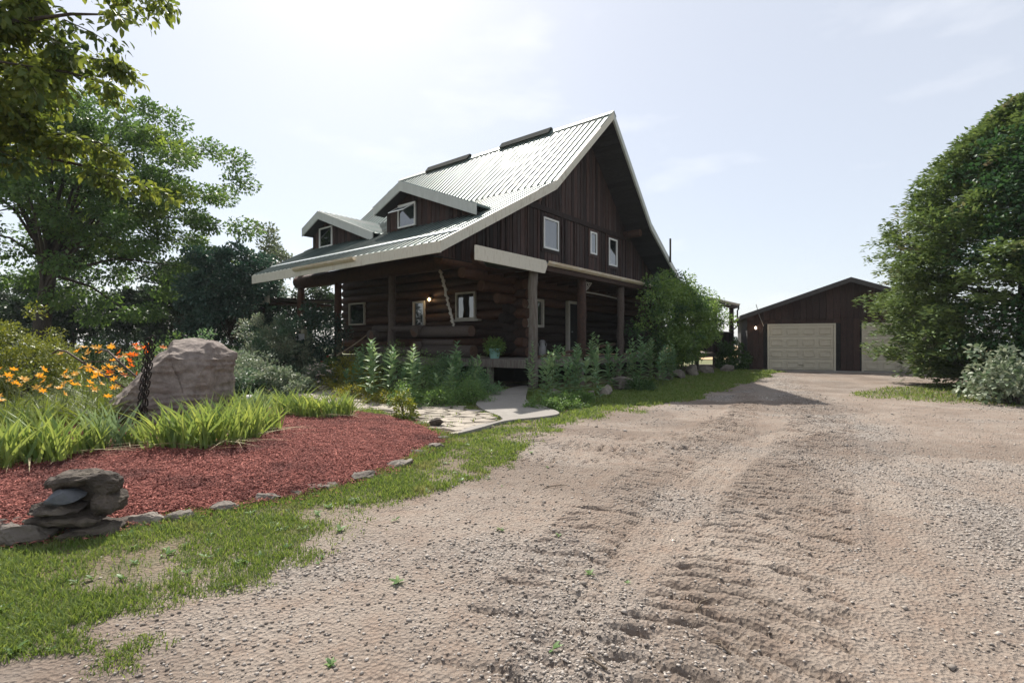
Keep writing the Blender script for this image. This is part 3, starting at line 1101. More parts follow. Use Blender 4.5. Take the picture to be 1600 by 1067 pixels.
# ---- gable porch: shed roof, white fascia, gutter
b = MB(HO)
zs = lambda v: 4.20 + (v - 9.5) * .055
poly = [(10.15, 9.5), (36.0, 9.5), (36.0, 12.15), (13.6, 12.15), (12.6, 11.4), (11.4, 10.6)]
b.add([(p[0], p[1], zs(p[1]) - .05) for p in poly] + [(p[0], p[1], zs(p[1])) for p in poly],
      [(5, 4, 3, 2, 1, 0), (6, 7, 8, 9, 10, 11)] + [(i, (i + 1) % 6, 6 + (i + 1) % 6, 6 + i) for i in range(6)])
b.build('porch_roof', M['roof'], house)
b = MB(HO)
b.add([(10.13, 9.44, 3.82), (13.40, 9.44, 3.80), (13.55, 9.44, 4.08), (13.45, 9.44, 4.225), (10.13, 9.44, 4.225)] + [(10.13, 9.5, 3.82), (13.40, 9.5, 3.80), (13.55, 9.5, 4.08), (13.45, 9.5, 4.225), (10.13, 9.5, 4.225)],
      [(0, 1, 2, 3, 4), (9, 8, 7, 6, 5), (0, 5, 6, 1), (1, 6, 7, 2), (2, 7, 8, 3), (3, 8, 9, 4), (4, 9, 5, 0)])
b.build('porch_fascia', M['trim_white'], house)
b = MB(HO)
b.box(13.56, 36.0, 9.50, 9.56, 3.92, 4.14)
b.build('porch_fascia', M['log'], house)
gutter(9.495, 13.52, 36.05, 4.085, 'u')
b = MB(HO)
b.tube([(35.9, 9.42, 4.1), (35.9, 9.42, 3.9), (35.9, 9.5, 3.75), (35.9, 9.5, 2.75), (35.6, 9.6, 2.55), (34.4, 9.6, 2.40)], .05, 8)
b.build('downspout', M['lamp_body'], house)
uu = 13.6
while uu < 36:
    b = MB(HO)
    b.box(uu, uu + .06, 9.58, 12.1, 4.01, 4.145)
    b.build('porch_rafter', M['log'], house)
    uu += .9


def post(u, v, z0, z1, r, m='old_log', seed=0, parent=house, name='porch_post'):
    rr = random.Random(seed)
    b = MB(HO)
    n = 9
    b.tube([(u + rr.uniform(-.018, .018), v + rr.uniform(-.018, .018), z0 + (z1 - z0) * i / n) for i in range(n + 1)], [r * rr.uniform(.92, 1.09) for i in range(n + 1)], 11, True, .06, seed)
    return b.build(name, M[m], parent, True)


post(13.13, 9.72, -.05, 3.84, .155, 'grey_wood', 1)
for i, uu in enumerate((16.28, 19.44, 22.6, 25.7, 28.9, 32.0, 35.6)):
    post(uu, 9.80, .9, 3.92, .15 if i else .17, 'log' if i != 1 else 'old_log', 2 + i)
for i, vv in enumerate((17.0, 20.97, 24.3)):
    post(13.13, vv, .9, 4.34, .16, 'log_warm' if i else 'old_log', 20 + i)
post(12.0, 26.0, .0, 3.7, .13, 'log', 30)
# far side porch roof seen under the left eave
b = MB(HO)
b.hexa([(11.75, 24.7, 3.72), (15.2, 24.7, 3.82), (15.2, 26.5, 3.72), (11.75, 26.5, 3.62)], [(11.75, 24.7, 3.80), (15.2, 24.7, 3.90), (15.2, 26.5, 3.80), (11.75, 26.5, 3.70)])
b.build('far_porch_roof', M['soffit'], house)
b = MB(HO)
b.box(11.67, 11.745, 24.7, 26.55, 3.50, 3.88)
b.build('far_porch_fascia', M['trim_white'], house)
for vv in (25.0, 25.7, 26.3):
    log(house, (11.8, vv, 3.56), (15.2, vv, 3.62), .07, 'log', 400 + int(vv * 10), False, 'porch_rafter', 8)

# ---- deck
b = MB(HO)
b.box(13.2, 36.0, 9.92, 10.02, .72, .955).box(13.2, 13.3, 10.02, 22.0, .72, .955)
for uu in np.arange(14.4, 36, 1.6):
    b.box(uu, uu + .06, 10.02, 12.2, .76, .955)
deck = b.build('deck', M['grey_wood'], house)
v = 9.78
while v < 12.2:
    b = MB(HO)
    b.box(13.06, 36.0, v, v + .142, .96, 1.0)
    b.build('deck_board', M['deck'], deck)
    v += .15
uu = 13.06
while uu < 15.3:
    b = MB(HO)
    b.box(uu, uu + .142, 12.29, 22.2, .96, 1.0)
    b.build('deck_board', M['deck'], deck)
    uu += .15
for (a, c) in ((13.34, 16.9), (16.92, 21.5), (21.52, 27.0), (27.02, 31.5), (31.52, 36.0)):
    b = MB(HO)
    b.box(a, c, 9.70, 9.755, .74, .985)
    b.build('rim_board', M['grey_wood'], deck)
for (a, c) in ((9.90, 11.5), (11.515, 15.0), (15.02, 18.4), (20.8, 22.2)):
    b = MB(HO)
    b.box(12.98, 13.04, a, c, .72, .985)
    b.build('rim_board', M['grey_wood'], deck)
for (uu, vv) in ((13.16, 11.59), (13.2, 15.2), (13.2, 18.5), (16.3, 9.86), (19.4, 9.86), (22.6, 9.86), (25.8, 9.86), (29.0, 9.86), (32.2, 9.86), (35.6, 9.86)):
    b = MB(HO)
    b.box(uu - .09, uu + .09, vv - .09, vv + .09, -.1, .955 if uu < 13.18 else .72)
    b.build('deck_post', M['grey_wood'], deck)
# masonry under the house, under-deck shade put into its near-black colour
b = MB(HO)
b.box(15.4, 30.0, 12.3, 12.4, -.05, .95).box(15.4, 15.5, 12.4, 24.2, -.05, .95)
b.build('foundation', M['dark'], house)
# big log railing on the left edge
rail = log(house, (13.13, 12.45, 1.98), (13.13, 15.05, 1.98), .205, 'old_log', 501, True, 'rail_log', 14)
log(house, (13.13, 15.35, 2.12), (13.13, 18.2, 2.18), .13, 'old_log', 502, True, 'rail_log', 12)
log(house, (13.13, 13.3, 1.57), (13.13, 15.0, 1.57), .12, 'old_log', 503, True, 'rail_log', 12)
log(house, (13.13, 12.35, 1.24), (13.13, 15.05, 1.24), .23, 'old_log', 504, True, 'rail_log', 14)
log(house, (13.13, 15.35, 1.22), (13.13, 18.1, 1.22), .17, 'old_log', 505, True, 'rail_log', 12)
for (vv, zz, r) in ((15.2, 2.02, .24), (15.2, 1.38, .23), (18.05, 1.86, .24), (18.05, 1.24, .22)):
    log(house, (12.82, vv, zz), (13.6, vv, zz), r, 'old_log', int(vv * 100 + zz * 10), True, 'rail_cross_log', 14)
# leaning pole and hanging rod of the gable porch
log(house, (13.55, 9.95, 1.06), (19.2, 9.95, 1.50), .055, 'log_warm', 520, False, 'handrail_pole', 8)
log(house, (17.35, 10.3, 3.58), (20.6, 10.3, 3.50), .028, 'pale', 521, False, 'hanging_rod', 6)
# lacy iron bracket at the second post
b = MB(HO)
bu, bz, bv = 16.47, 3.85, 9.80
b.tube([(bu, bv, bz - .42), (bu, bv, bz), (bu + .55, bv, bz)], .014, 5)
b.tube([(bu, bv, bz - .42), (bu + .12, bv, bz - .32), (bu + .32, bv, bz - .20), (bu + .55, bv, bz)], .012, 5)
for (cx, cz, r) in ((.10, -.10, .075), (.10, -.25, .06), (.25, -.09, .07), (.38, -.06, .05), (.23, -.19, .04)):
    b.tube([(bu + cx + r * math.cos(a), bv, bz + cz + r * math.sin(a)) for a in np.linspace(0, 2 * math.pi, 11)], .010, 5, False)
b.build('iron_bracket', M['pale'], house)
# steps down from the left side
for i in range(5):
    b = MB(HO)
    zz = .83 - i * .165
    b.box(12.98 - (i + 1) * .30, 12.975 - i * .30, 18.4, 20.7, zz - .05, zz)
    b.build('step', M['grey_wood'], house)
for vv in (18.42, 20.6):
    b = MB(HO)
    b.hexa([(12.95, vv, .55), (12.95, vv + .06, .55), (11.4, vv + .06, -.15), (11.4, vv, -.15)], [(12.95, vv, .76), (12.95, vv + .06, .76), (11.4, vv + .06, -.02), (11.4, vv, -.02)])
    b.build('stair_stringer', M['grey_wood'], house)
for (uu, vv, zt) in ((11.35, 20.75, 2.16), (13.05, 20.75, 2.10)):
    b = MB(HO)
    b.tube([(uu, vv, -.05), (uu, vv, zt - .02), (uu, vv, zt)], [.135, .13, .10], 12)
    b.build('stair_post', M['treated'], house, True)
for vv, za, zb in ((20.6, 1.95, 1.28), (18.3, 2.05, 1.05)):
    b = MB(HO)
    b.tube([(13.05 + (11.4 - 13.05) * t, vv, za + (zb - za) * t - .05 * math.sin(math.pi * t)) for t in np.linspace(0, 1, 9)], .026, 6)
    b.build('rope_rail', M['rope'], house)
# dark panelled rail at the far end of the deck
b = MB(HO)
b.box(30.2, 35.6, 9.72, 9.80, 1.02, 2.25).box(35.62, 35.70, 9.8, 12.0, 1.02, 2.25)
pr = b.build('rail_panel', M['blue_tarp'], house)
uu = 30.2
while uu < 35.5:
    b = MB(HO)
    b.box(uu, uu + .26, 9.69, 9.718, 1.02, 2.22)
    b.build('plank', M['board'], pr)
    uu += .275
b = MB(HO)
b.box(30.1, 35.75, 9.66, 9.84, 2.255, 2.32)
b.build('rail_cap', M['grey_wood'], pr)

# house number on the stair post
t = empty('house_number_sign', hw_(11.0, 20.62, 1.80), 0)
tag(t, 'small grey house number plate reading 14 on a round stair post', 'sign')
ang = R(8)
t.rotation_euler = (0, 0, ang)
b = MB()
b.box(-.27, .27, -.012, .012, -.13, .15)
b.build('plate', M['sign'], t)
b = MB()
b.box(-.19, -.14, -.020, -.0125, -.085, .105).add([(-.235, -.016, .055), (-.19, -.016, .06), (-.19, -.016, .105)], [(0, 1, 2)])
b.box(-.215, -.115, -.020, -.0125, -.105, -.086)
b.build('digit', M['black'], t)
b = MB()
b.box(-.015, .03, -.020, -.0125, -.10, .105)
b.hexa([(-.10, -.020, -.035), (-.10, -.0125, -.035), (.06, -.0125, -.035), (.06, -.020, -.035)], [(-.10, -.020, -.005), (-.10, -.0125, -.005), (.06, -.0125, -.005), (.06, -.020, -.005)])
b.hexa([(-.10, -.021, -.004), (-.10, -.013, -.004), (-.065, -.013, -.004), (-.065, -.021, -.004)], [(-.02, -.021, .10), (-.02, -.013, .10), (-.016, -.013, .10), (-.016, -.021, .10)])
b.build('digit', M['black'], t)


# wall lamps
def lamp(name, loc, rz, label, warm, energy):
    t = empty(name, loc, rz)
    tag(t, label, 'lamp')
    b = MB()
    b.box(-.05, .05, -.02, 0, -.10, .14)
    b.build('back_plate', M['lamp_body'], t)
    b = MB()
    b.tube([(0, -.01, .10), (0, -.10, .16), (0, -.14, .12)], .012, 6)
    b.add([(-.09, -.23, .06), (.09, -.23, .06), (.09, -.05, .06), (-.09, -.05, .06), (0, -.14, .15)], [(0, 3, 2, 1), (0, 1, 4), (1, 2, 4), (2, 3, 4), (3, 0, 4)])
    for sx in (-1, 1):
        for sy in (-1, 1):
            b.box(sx * .075 - .006, sx * .075 + .006, -.14 + sy * .075 - .006, -.14 + sy * .075 + .006, -.14, .059)
    b.box(-.085, .085, -.225, -.055, -.16, -.141)
    b.build('lantern_cage', M['lamp_body'], t)
    b = MB()
    b.tube([(0, -.14, -.13), (0, -.14, -.09), (0, -.14, -.03), (0, -.14, .02)], [.02, .045, .05, .015], 10)
    b.build('bulb', M['bulb' if warm else 'bulb_white'], t, True)
    ld = bpy.data.lights.new(name, 'POINT')
    ld.energy = energy
    ld.color = (1, .72, .42)
    ld.shadow_soft_size = .05
    lo = bpy.data.objects.new('lamp_light', ld)
    lo.location = (0, -.30, -.05)
    col.objects.link(lo)
    lo.parent = t
    return t


hrz = math.atan2(HU[1], HU[0])
lamp('wall_lamp', hw_(LU - .20, 17.03, 3.56), hrz - math.pi / 2, 'small lit lantern on the log wall above the porch door', True, 5)

# pale knotted strand hanging from the eave beam
b = MB()
pa, pb = hw_(13.05, 14.0, 4.30), hw_(13.05, 13.28, 2.18)
rr = random.Random(4)
pts, rad = [], []
for i in range(36):
    s = i / 35
    p = pa.lerp(pb, s)
    p += Vector((rr.uniform(-.03, .03), rr.uniform(-.03, .03), 0))
    pts.append(p - pb)
    rad.append(.030 + .040 * abs(math.sin(i * 1.1)) * rr.uniform(.5, 1.3))
b.tube(pts, rad, 7, True, .4, 3)
o = b.build('hanging_strand', M['pale'], None, True)
o.location = pb
tag(o, 'pale knotted strand hanging slantwise from the eave beam to the log railing', 'hanging ornament')

# grey milk can on the dark porch
p = hw_(15.1, 10.75, 1.0)
t = empty('milk_can', p)
tag(t, 'small grey metal can standing on the dark gable porch', 'can')
b = MB()
b.tube([(0, 0, 0), (0, 0, .02), (0, 0, .38), (0, 0, .50), (0, 0, .58)], [.13, .14, .14, .085, .085], 14)
b.build('body', M['can'], t, True)
b = MB()
b.tube([(0, 0, .58), (0, 0, .60), (0, 0, .66)], [.115, .12, .06], 14)
b.build('lid', M['can'], t, True)
b = MB()
b.tube([(.085, 0, .55), (.15, 0, .52), (.15, 0, .44), (.12, 0, .41)], .012, 6)
b.tube([(-.085, 0, .55), (-.15, 0, .52), (-.15, 0, .44), (-.12, 0, .41)], .012, 6)
b.build('handle', M['can'], t)

# ------------------------------------------------------------------ garage
GA = math.atan2(-.358, .934)
gar = empty('garage', (13.2, 28.3, .09), GA)
tag(gar, 'low dark brown board garage with two cream overhead doors', 'garage')
W, DEP, ZW, ZP, SL = 9.75, 9.0, 3.0, 4.82, .36
doors = [(1.11, 4.18), (5.53, 8.60)]
DH = 2.44
b = MB()
b.prism([(0, .05, 0), (W, .05, 0), (W, .05, ZW + .02), (W / 2, .05, ZP - .1), (0, .05, ZW + .02)], (0, DEP - .1, 0))
b.build('shell', M['dark'], gar)


def gboard(x0, x1, z0, z1a, z1b, th):
    mb = MB()
    mb.hexa([(x0, .05 - th, z0), (x1, .05 - th, z0), (x1, .06, z0), (x0, .06, z0)], [(x0, .05 - th, z1a), (x1, .05 - th, z1b), (x1, .06, z1b), (x0, .06, z1a)])
    return mb


gt = lambda x: ZP - .1 - abs(x - W / 2) * SL
x = 0.0
while x < W - .02:
    w = min(random.uniform(.26, .34), W - x)
    lo_z = 0.02
    for (a, c) in doors:
        if x + w > a - .1 and x < c + .1:
            lo_z = DH + .10
    gboard(x, x + w - .015, lo_z, 2.80, 2.80, random.uniform(.02, .035)).build('plank', M['garage_board'], gar)
    if gt(x) > 2.9 and gt(x + w) > 2.9:
        gboard(x, x + w - .015, 2.76, gt(x), gt(x + w), random.uniform(.055, .07)).build('plank', M['garage_board'], gar)
    x += w
for (a, c) in doors:
    b = MB()
    b.box(a - .09, a, -.02, .04, 0, DH + .09).box(c, c + .09, -.02, .04, 0, DH + .09).box(a, c, -.02, .04, DH, DH + .09)
    b.build('door_frame', M['garage_door'], gar)
    b = MB()
    for i in range(4):
        z0 = i * DH / 4
        b.box(a + .01, c - .01, .005, .04, z0 + (.031 if i == 0 else .006), z0 + DH / 4 - .006)
    d = b.build('garage_door', M['garage_door'], gar)
    pw = (c - a) / 4
    b = MB()
    xm = (a + c) / 2
    b.tube([(xm - .10, .0, .28), (xm - .10, -.05, .28), (xm + .10, -.05, .28), (xm + .10, .0, .28)], .012, 6)
    b.build('handle', M['lamp_body'], d)
    b = MB()
    b.box(a + .01, c - .01, -.012, .03, -.004, .03)
    b.build('bottom_seal', M['dark'], d)
    for i in range(4):
        for j in range(4):
            x0, x1 = a + j * pw + .11, a + (j + 1) * pw - .11
            z0, z1 = i * DH / 4 + .14, (i + 1) * DH / 4 - .14
            mb = MB()
            e = .035
            # a raised moulding around a field that stands a little back
            mb.box(x0, x1, -.034, .004, z0, z0 + e).box(x0, x1, -.034, .004, z1 - e, z1).box(x0, x0 + e, -.034, .004, z0 + e, z1 - e).box(x1 - e, x1, -.034, .004, z0 + e, z1 - e)
            mb.box(x0 + e, x1 - e, -.006, .004, z0 + e, z1 - e)
            mb.build('panel', M['garage_door'], d)
for s in (0, 1):
    b = MB()
    xe = -.40 if s == 0 else W + .40
    ze = ZP - (W / 2 + .40) * SL
    lo = [(W / 2, -.35, ZP - .02), (xe, -.35, ze - .02), (xe, DEP + .3, ze - .02), (W / 2, DEP + .3, ZP - .02)]
    hi = [(p[0], p[1], p[2] + .10) for p in lo]
    if s == 1:
        lo, hi = lo[::-1], hi[::-1]
    b.hexa(lo, hi)
    b.build('roof_slope', M['garage_roof'], gar)
    b = MB()
    b.hexa([(W / 2, -.40, ZP - .16), (xe, -.40, ze - .16), (xe, -.355, ze - .16), (W / 2, -.355, ZP - .16)], [(W / 2, -.40, ZP + .085), (xe, -.40, ze + .085), (xe, -.355, ze + .085), (W / 2, -.355, ZP + .085)])
    b.build('barge_board', M['garage_roof'], gar)
b = MB()
b.tube([(.82, -.05, 2.42), (.62, -.10, 2.95), (.42, -.30, 3.62)], .018, 6)
b.build('cable_mast', M['can'], gar)
lamp('garage_lamp', Vector((13.2, 28.3, .09)) + Matrix.Rotation(GA, 3, 'Z') @ Vector((.42, .0, 2.38)), GA, 'small lit lamp on the left end of the garage front', False, 3)
b = MB()
b.box(-.3, W + .6, -1.25, .045, -.25, .0)
ap = b.build('garage_apron', M['concrete'])
ap.location = (13.2, 28.3, .10)
ap.rotation_euler = (0, 0, GA)
ap['kind'] = 'structure'

# ------------------------------------------------------------------ plant helpers
def leaves_np(C, A, N, L, Wd, fold=.18, six=False):
    """leaf blades: centres of the stalk end C, axis A, normal N, length L, width Wd -> verts, loops, sizes"""
    A = A / (np.linalg.norm(A, axis=1, keepdims=True) + 1e-9)
    S = np.cross(A, N)
    S /= (np.linalg.norm(S, axis=1, keepdims=True) + 1e-9)
    Nn = np.cross(S, A)
    L, Wd = L[:, None], Wd[:, None]
    n = len(C)
    if not six:
        V = np.stack([C, C + A * L * .45 + S * Wd * .5 + Nn * Wd * fold, C + A * L, C + A * L * .45 - S * Wd * .5 + Nn * Wd * fold], 1)
        b = np.arange(n)[:, None] * 4
        F = np.concatenate([b + 0, b + 1, b + 2, b + 0, b + 2, b + 3], 1).reshape(-1, 3)
        return V.reshape(-1, 3), F, 3
    V = np.stack([C, C + A * L * .32 + S * Wd * .46 + Nn * Wd * fold, C + A * L * .32 - S * Wd * .46 + Nn * Wd * fold,
                  C + A * L * .70 + S * Wd * .36 + Nn * Wd * fold * .5 - Nn * L * .04, C + A * L * .70 - S * Wd * .36 + Nn * Wd * fold * .5 - Nn * L * .04,
                  C + A * L - Nn * L * .12, C + A * L * .5], 1)
    b = np.arange(n)[:, None] * 7
    F = np.concatenate([b + 0, b + 1, b + 6, b + 1, b + 3, b + 6, b + 3, b + 5, b + 6, b + 5, b + 4, b + 6, b + 4, b + 2, b + 6, b + 2, b + 0, b + 6], 1).reshape(-1, 3)
    return V.reshape(-1, 3), F, 3


def leaf_obj(name, C, A, N, L, Wd, m, parent=None, six=False, fold=.18):
    V, F, k = leaves_np(C, A, N, L, Wd, fold, six)
    return link(name, mesh_np(name, V, F, np.full(len(F), k)), m, parent)


def cloud(centers, radii, n_each, seed, out_from=None, droop=.3, flat=.7):
    """leaf positions in clumps and axes pointing away from the clump's heart and a little down"""
    g_ = np.random.default_rng(seed)
    centers, radii = np.asarray(centers, float), np.asarray(radii, float)
    k = np.repeat(np.arange(len(centers)), n_each)
    n = len(k)
    d = g_.normal(size=(n, 3))
    d /= np.linalg.norm(d, axis=1, keepdims=True)
    r = g_.random(n) ** .5
    off = d * (radii[k] * r)[:, None]
    off[:, 2] *= flat
    C = centers[k] + off
    A = d * .8 + g_.normal(size=(n, 3)) * .6
    A[:, 2] -= droop
    if out_from is not None:
        o_ = C - np.asarray(out_from)
        A += .5 * o_ / (np.linalg.norm(o_, axis=1, keepdims=True) + 1e-6)
    N = g_.normal(size=(n, 3)) * .55
    N[:, 2] += 1.0
    return C, A, N, g_


def tree(name, label, cat, base, trunk_h, trunk_r, crown_c, crown_r, ncl, per, leaf, m, seed, group=None, clump=.16, flat=.7, droop=.3,
         ratio=.6, shape=None, bark='bark', lean=(0, 0), limbs=True, six=False, bias=.45):
    t = empty(name, base)
    tag(t, label, cat, group)
    g_ = np.random.default_rng(seed)
    cc = Vector(crown_c) - Vector(base)
    cr = np.array(crown_r, float)
    cen = []
    while len(cen) < ncl:
        d = g_.normal(size=3)
        d /= np.linalg.norm(d)
        r = g_.random() ** bias
        p = d * cr * r
        if shape is not None and not shape(p / cr, g_):
            continue
        cen.append(p + np.array(cc))
    cen = np.array(cen)
    rad = g_.uniform(.7, 1.35, ncl) * clump * float(np.mean(cr))
    C, A, N, g2 = cloud(cen, rad, per, seed + 1, np.array(cc), droop, flat)
    n = len(C)
    L = leaf * g2.uniform(.6, 1.3, n)
    leaf_obj('crown', C, A, N, L, L * ratio, M[m], t, six)
    b = MB()
    th = trunk_h
    tp = [Vector((lean[0] * f, lean[1] * f, th * f)) + Vector((g_.normal() * .05, g_.normal() * .05, 0)) * th * .25 * f for f in np.linspace(0, 1, 6)]
    tp[0].z = -.1
    b.tube(tp, [trunk_r * (1.25 if i == 0 else 1 - .5 * i / 5) for i in range(6)], 9, True, .12, seed)
    b.build('trunk', M[bark], t, True)
    if limbs:
        b = MB()
        top = tp[-1]
        for i in g_.permutation(ncl)[:min(ncl, 46)]:
            e = Vector(cen[i])
            f = g_.uniform(.45, 1.0)
            s0 = tp[0].lerp(top, f)
            mid = s0.lerp(e, .5) + Vector((0, 0, .10 * (e - s0).length))
            r0 = trunk_r * .30 * (1.2 - f * .5)
            b.tube([s0, s0.lerp(mid, .5) + Vector((g_.normal(), g_.normal(), 0)) * .05, mid, mid.lerp(e, .6), e], [r0, r0 * .75, r0 * .5, r0 * .3, r0 * .1], 5, False)
        b.build('branches', M[bark], t, True)
    return t


def bush(name, label, base, r, h, ncl, per, leaf, m, seed, cat='shrub', group=None, ratio=.55, clump=.26, six=False, flat=.85, droop=.1, stems=True, dome=True, parts=None):
    """rounded shrub: leaves on a dome over a few stems"""
    t = empty(name, (base[0], base[1], float(gz(base[0], base[1])) if len(base) < 3 else base[2]))
    tag(t, label, cat, group)
    g_ = np.random.default_rng(seed)
    cen = []
    while len(cen) < ncl:
        d = g_.normal(size=3)
        d /= np.linalg.norm(d)
        d[2] = abs(d[2]) if dome else d[2]
        rr_ = g_.random() ** .33
        bump_ = 1 + .16 * math.sin(3.1 * d[0] * 2 + seed) * math.cos(2.7 * d[1] * 2 + seed)
        p = np.array((d[0] * r * rr_ * bump_, d[1] * r * rr_ * bump_, d[2] * h * rr_ * bump_ * .9 + h * .08))
        cen.append(p)
    cen = np.array(cen)
    rad = g_.uniform(.7, 1.3, ncl) * clump * min(r, h)
    C, A, N, g2 = cloud(cen, rad, per, seed + 1, (0, 0, h * .3), droop, flat)
    C[:, 2] = np.maximum(C[:, 2], .04)
    n = len(C)
    L = leaf * g2.uniform(.6, 1.3, n)
    leaf_obj('foliage', C, A, N, L, L * ratio, M[m], t, six)
    if stems:
        b = MB()
        for i in range(7):
            e = Vector(cen[g_.integers(0, ncl)]) * .85
            b.tube([(g_.normal() * .06, g_.normal() * .06, -.05), (e.x * .45, e.y * .45, e.z * .6), tuple(e)], [.03 * r + .008, .02 * r + .006, .004], 5, False)
        b.build('stems', M['bark'], t)
    return t


# ------------------------------------------------------------------ trees
# the big maple at the left
tree('maple_tree', 'tall spreading green maple behind the garden at the left edge', 'tree', (-25.6, 27.0, 0), 9.0, .45, (-22.4, 27.0, 8.9), (8.1, 5.5, 6.2), 170, 430, .20, 'maple', 11,
     clump=.155, flat=.62, bias=.42, lean=(1.4, 0))
# near tree whose branches hang into the top left corner
def near_shape(p, g_):
    return True
t = empty('overhanging_tree', (-12.2, 8.2, 0))
tag(t, 'near maple whose sunlit leafy branches hang into the top left corner', 'tree')
g_ = np.random.default_rng(5)
b = MB()
b.tube([(0, 0, -.1), (.1, 0, 2.2), (.3, .1, 4.4), (.8, .2, 6.6), (1.4, .2, 9.0)], [.34, .27, .23, .17, .10], 10, True, .1, 3)
b.build('trunk', M['bark'], t, True)
tips = []
bb = MB()
limbs = [((.3, .1, 4.6), (3.6, -.3, 6.6)), ((.4, .1, 5.0), (4.3, .4, 7.4)), ((.8, .2, 6.4), (4.8, .1, 8.0)), ((.5, .1, 5.4), (3.6, .9, 5.6)), ((.3, .1, 4.2), (3.2, .2, 4.9)),
         ((.8, .2, 6.5), (3.0, -1.3, 7.6)), ((.6, .2, 5.6), (5.7, .3, 7.05)), ((.4, .1, 4.8), (3.4, 1.9, 6.4)), ((1.0, .2, 7.4), (3.6, 1.2, 9.0)), ((.3, .1, 4.4), (4.5, 1.4, 5.3)), ((.6, .2, 5.8), (5.0, 1.0, 6.2)), ((.5, .1, 5.2), (4.6, -.2, 5.9)), ((.8, .2, 6.6), (4.2, .9, 6.9)), ((.4, .1, 4.7), (5.0, 1.8, 4.6)), ((.6, .1, 5.5), (4.0, 2.4, 7.4)), ((.9, .2, 7.0), (5.2, 1.6, 8.4)), ((.3, .1, 4.2), (2.6, -.9, 5.2))]
for (s0, e0) in limbs:
    s0, e0 = Vector(s0), Vector(e0)
    mid = s0.lerp(e0, .55) + Vector((0, 0, .45))
    q_ = [s0, s0.lerp(mid, .5), mid, mid.lerp(e0, .6) + Vector((0, 0, .08)), e0]
    bb.tube(q_, [.085, .06, .04, .024, .008], 6, False)
    for j in range(15):
        f = g_.uniform(.30, 1.0)
        pp = (q_[1].lerp(q_[2], f / .55) if f < .55 else q_[2].lerp(q_[4], (f - .55) / .45))
        dr = Vector((g_.normal() * .5 + .25, g_.normal() * .5, -g_.uniform(.1, .75)))
        e = pp + dr * g_.uniform(.3, .7)
        bb.tube([pp, pp.lerp(e, .5) + Vector((0, 0, .04)), e], [.012, .008, .003], 4, False)
        for k in range(4):
            tips.append(tuple(pp.lerp(e, .25 + .25 * k)))
bb.build('branches', M['bark'], t, True)
C, A, N, g2 = cloud(tips, np.full(len(tips), .22), 15, 77, None, .75, .8)
L = .155 * g2.uniform(.6, 1.25, len(C))
leaf_obj('crown', C, A, N, L, L * .55, M['near_leaf'], t, True)

# hedgerow far behind the garden: each tree its own
hr = random.Random(3)
hedge_lab = ['leftmost', 'second from left', 'third from left', 'fourth from left', 'fifth from left', 'sixth from left', 'seventh from left', 'eighth from left', 'ninth from left', 'tenth from left', 'rightmost']
for i in range(11):
    xx = -47 + i * 3.15 + hr.uniform(-.6, .6)
    yy = 35 + hr.uniform(-1.5, 3.0)
    hh = hr.uniform(5.4, 8.2)
    tree('hedgerow_tree', 'dark dense tree in the row behind the garden, %s' % hedge_lab[i], 'tree', (xx, yy, -.1), hh * .62, .14, (xx, yy, hh * .50), (2.2, 2.0, hh * .52), 40, 230, .24, 'hedge', 40 + i,
         'trees in the row behind the garden', clump=.24, flat=.9, bias=.5)
# dark blue green shrub tree left of the house
tree('dark_shrub_tree', 'broad dark blue green leafy tree left of the house eave', 'tree', (-14.2, 25.5, 0), 3.0, .12, (-14.2, 25.5, 3.5), (2.5, 2.3, 3.35), 80, 330, .17, 'lilac', 61, clump=.20, flat=.85, bias=.36)
tree('feathery_tree', 'pale feathery tree top rising behind the far end of the roof', 'tree', (-22.6, 46, 0), 9.5, .16, (-22.6, 46, 7.6), (2.6, 2.2, 4.9), 60, 120, .28, 'far_leaf', 63, clump=.19, flat=.9, bias=.6)
tree('feathery_tree', 'grey green tree standing just left of the feathery tree behind the roof', 'tree', (-26.8, 44, 0), 7.5, .18, (-26.8, 44, 6.0), (2.7, 2.2, 4.4), 60, 140, .28, 'far_leaf', 64, clump=.2, flat=.9, bias=.6)
# tree whose top shows over the garage ridge
tree('far_tree', 'small bare looking tree top above the garage ridge', 'tree', (38.5, 52.5, 0), 6.0, .14, (38.5, 52.5, 5.8), (1.6, 1.6, 2.9), 26, 60, .22, 'far_leaf', 66, clump=.2, bias=.6)
# far woods on the horizon
g_ = np.random.default_rng(9)
cen = np.stack([g_.uniform(40, 900, 900), g_.uniform(640, 700, 900), g_.uniform(0, 9, 900)], 1)
C, A, N, g2 = cloud(cen, np.full(900, 4.5), 26, 91)
L = g2.uniform(1.2, 2.6, len(C))
M['wood_far'] = leafmat('far_wood_leaf', (.030, .060, .040), (.050, .085, .055), .2)
fw = leaf_obj('far_woods', C, A, N, L, L * .7, M['wood_far'])
fw['kind'] = 'stuff'
fw['label'] = 'low dark woods on the horizon beyond the wheat field'


# the big cedar at the right
def cedar_shape(p, g_):
    hgt = (p[2] + 1) / 2
    lim = (1 - hgt) ** .62 * 1.05 + .04
    if hgt < .06:
        lim *= .8
    rad = math.hypot(p[0], p[1])
    return rad < lim and rad > lim * .45


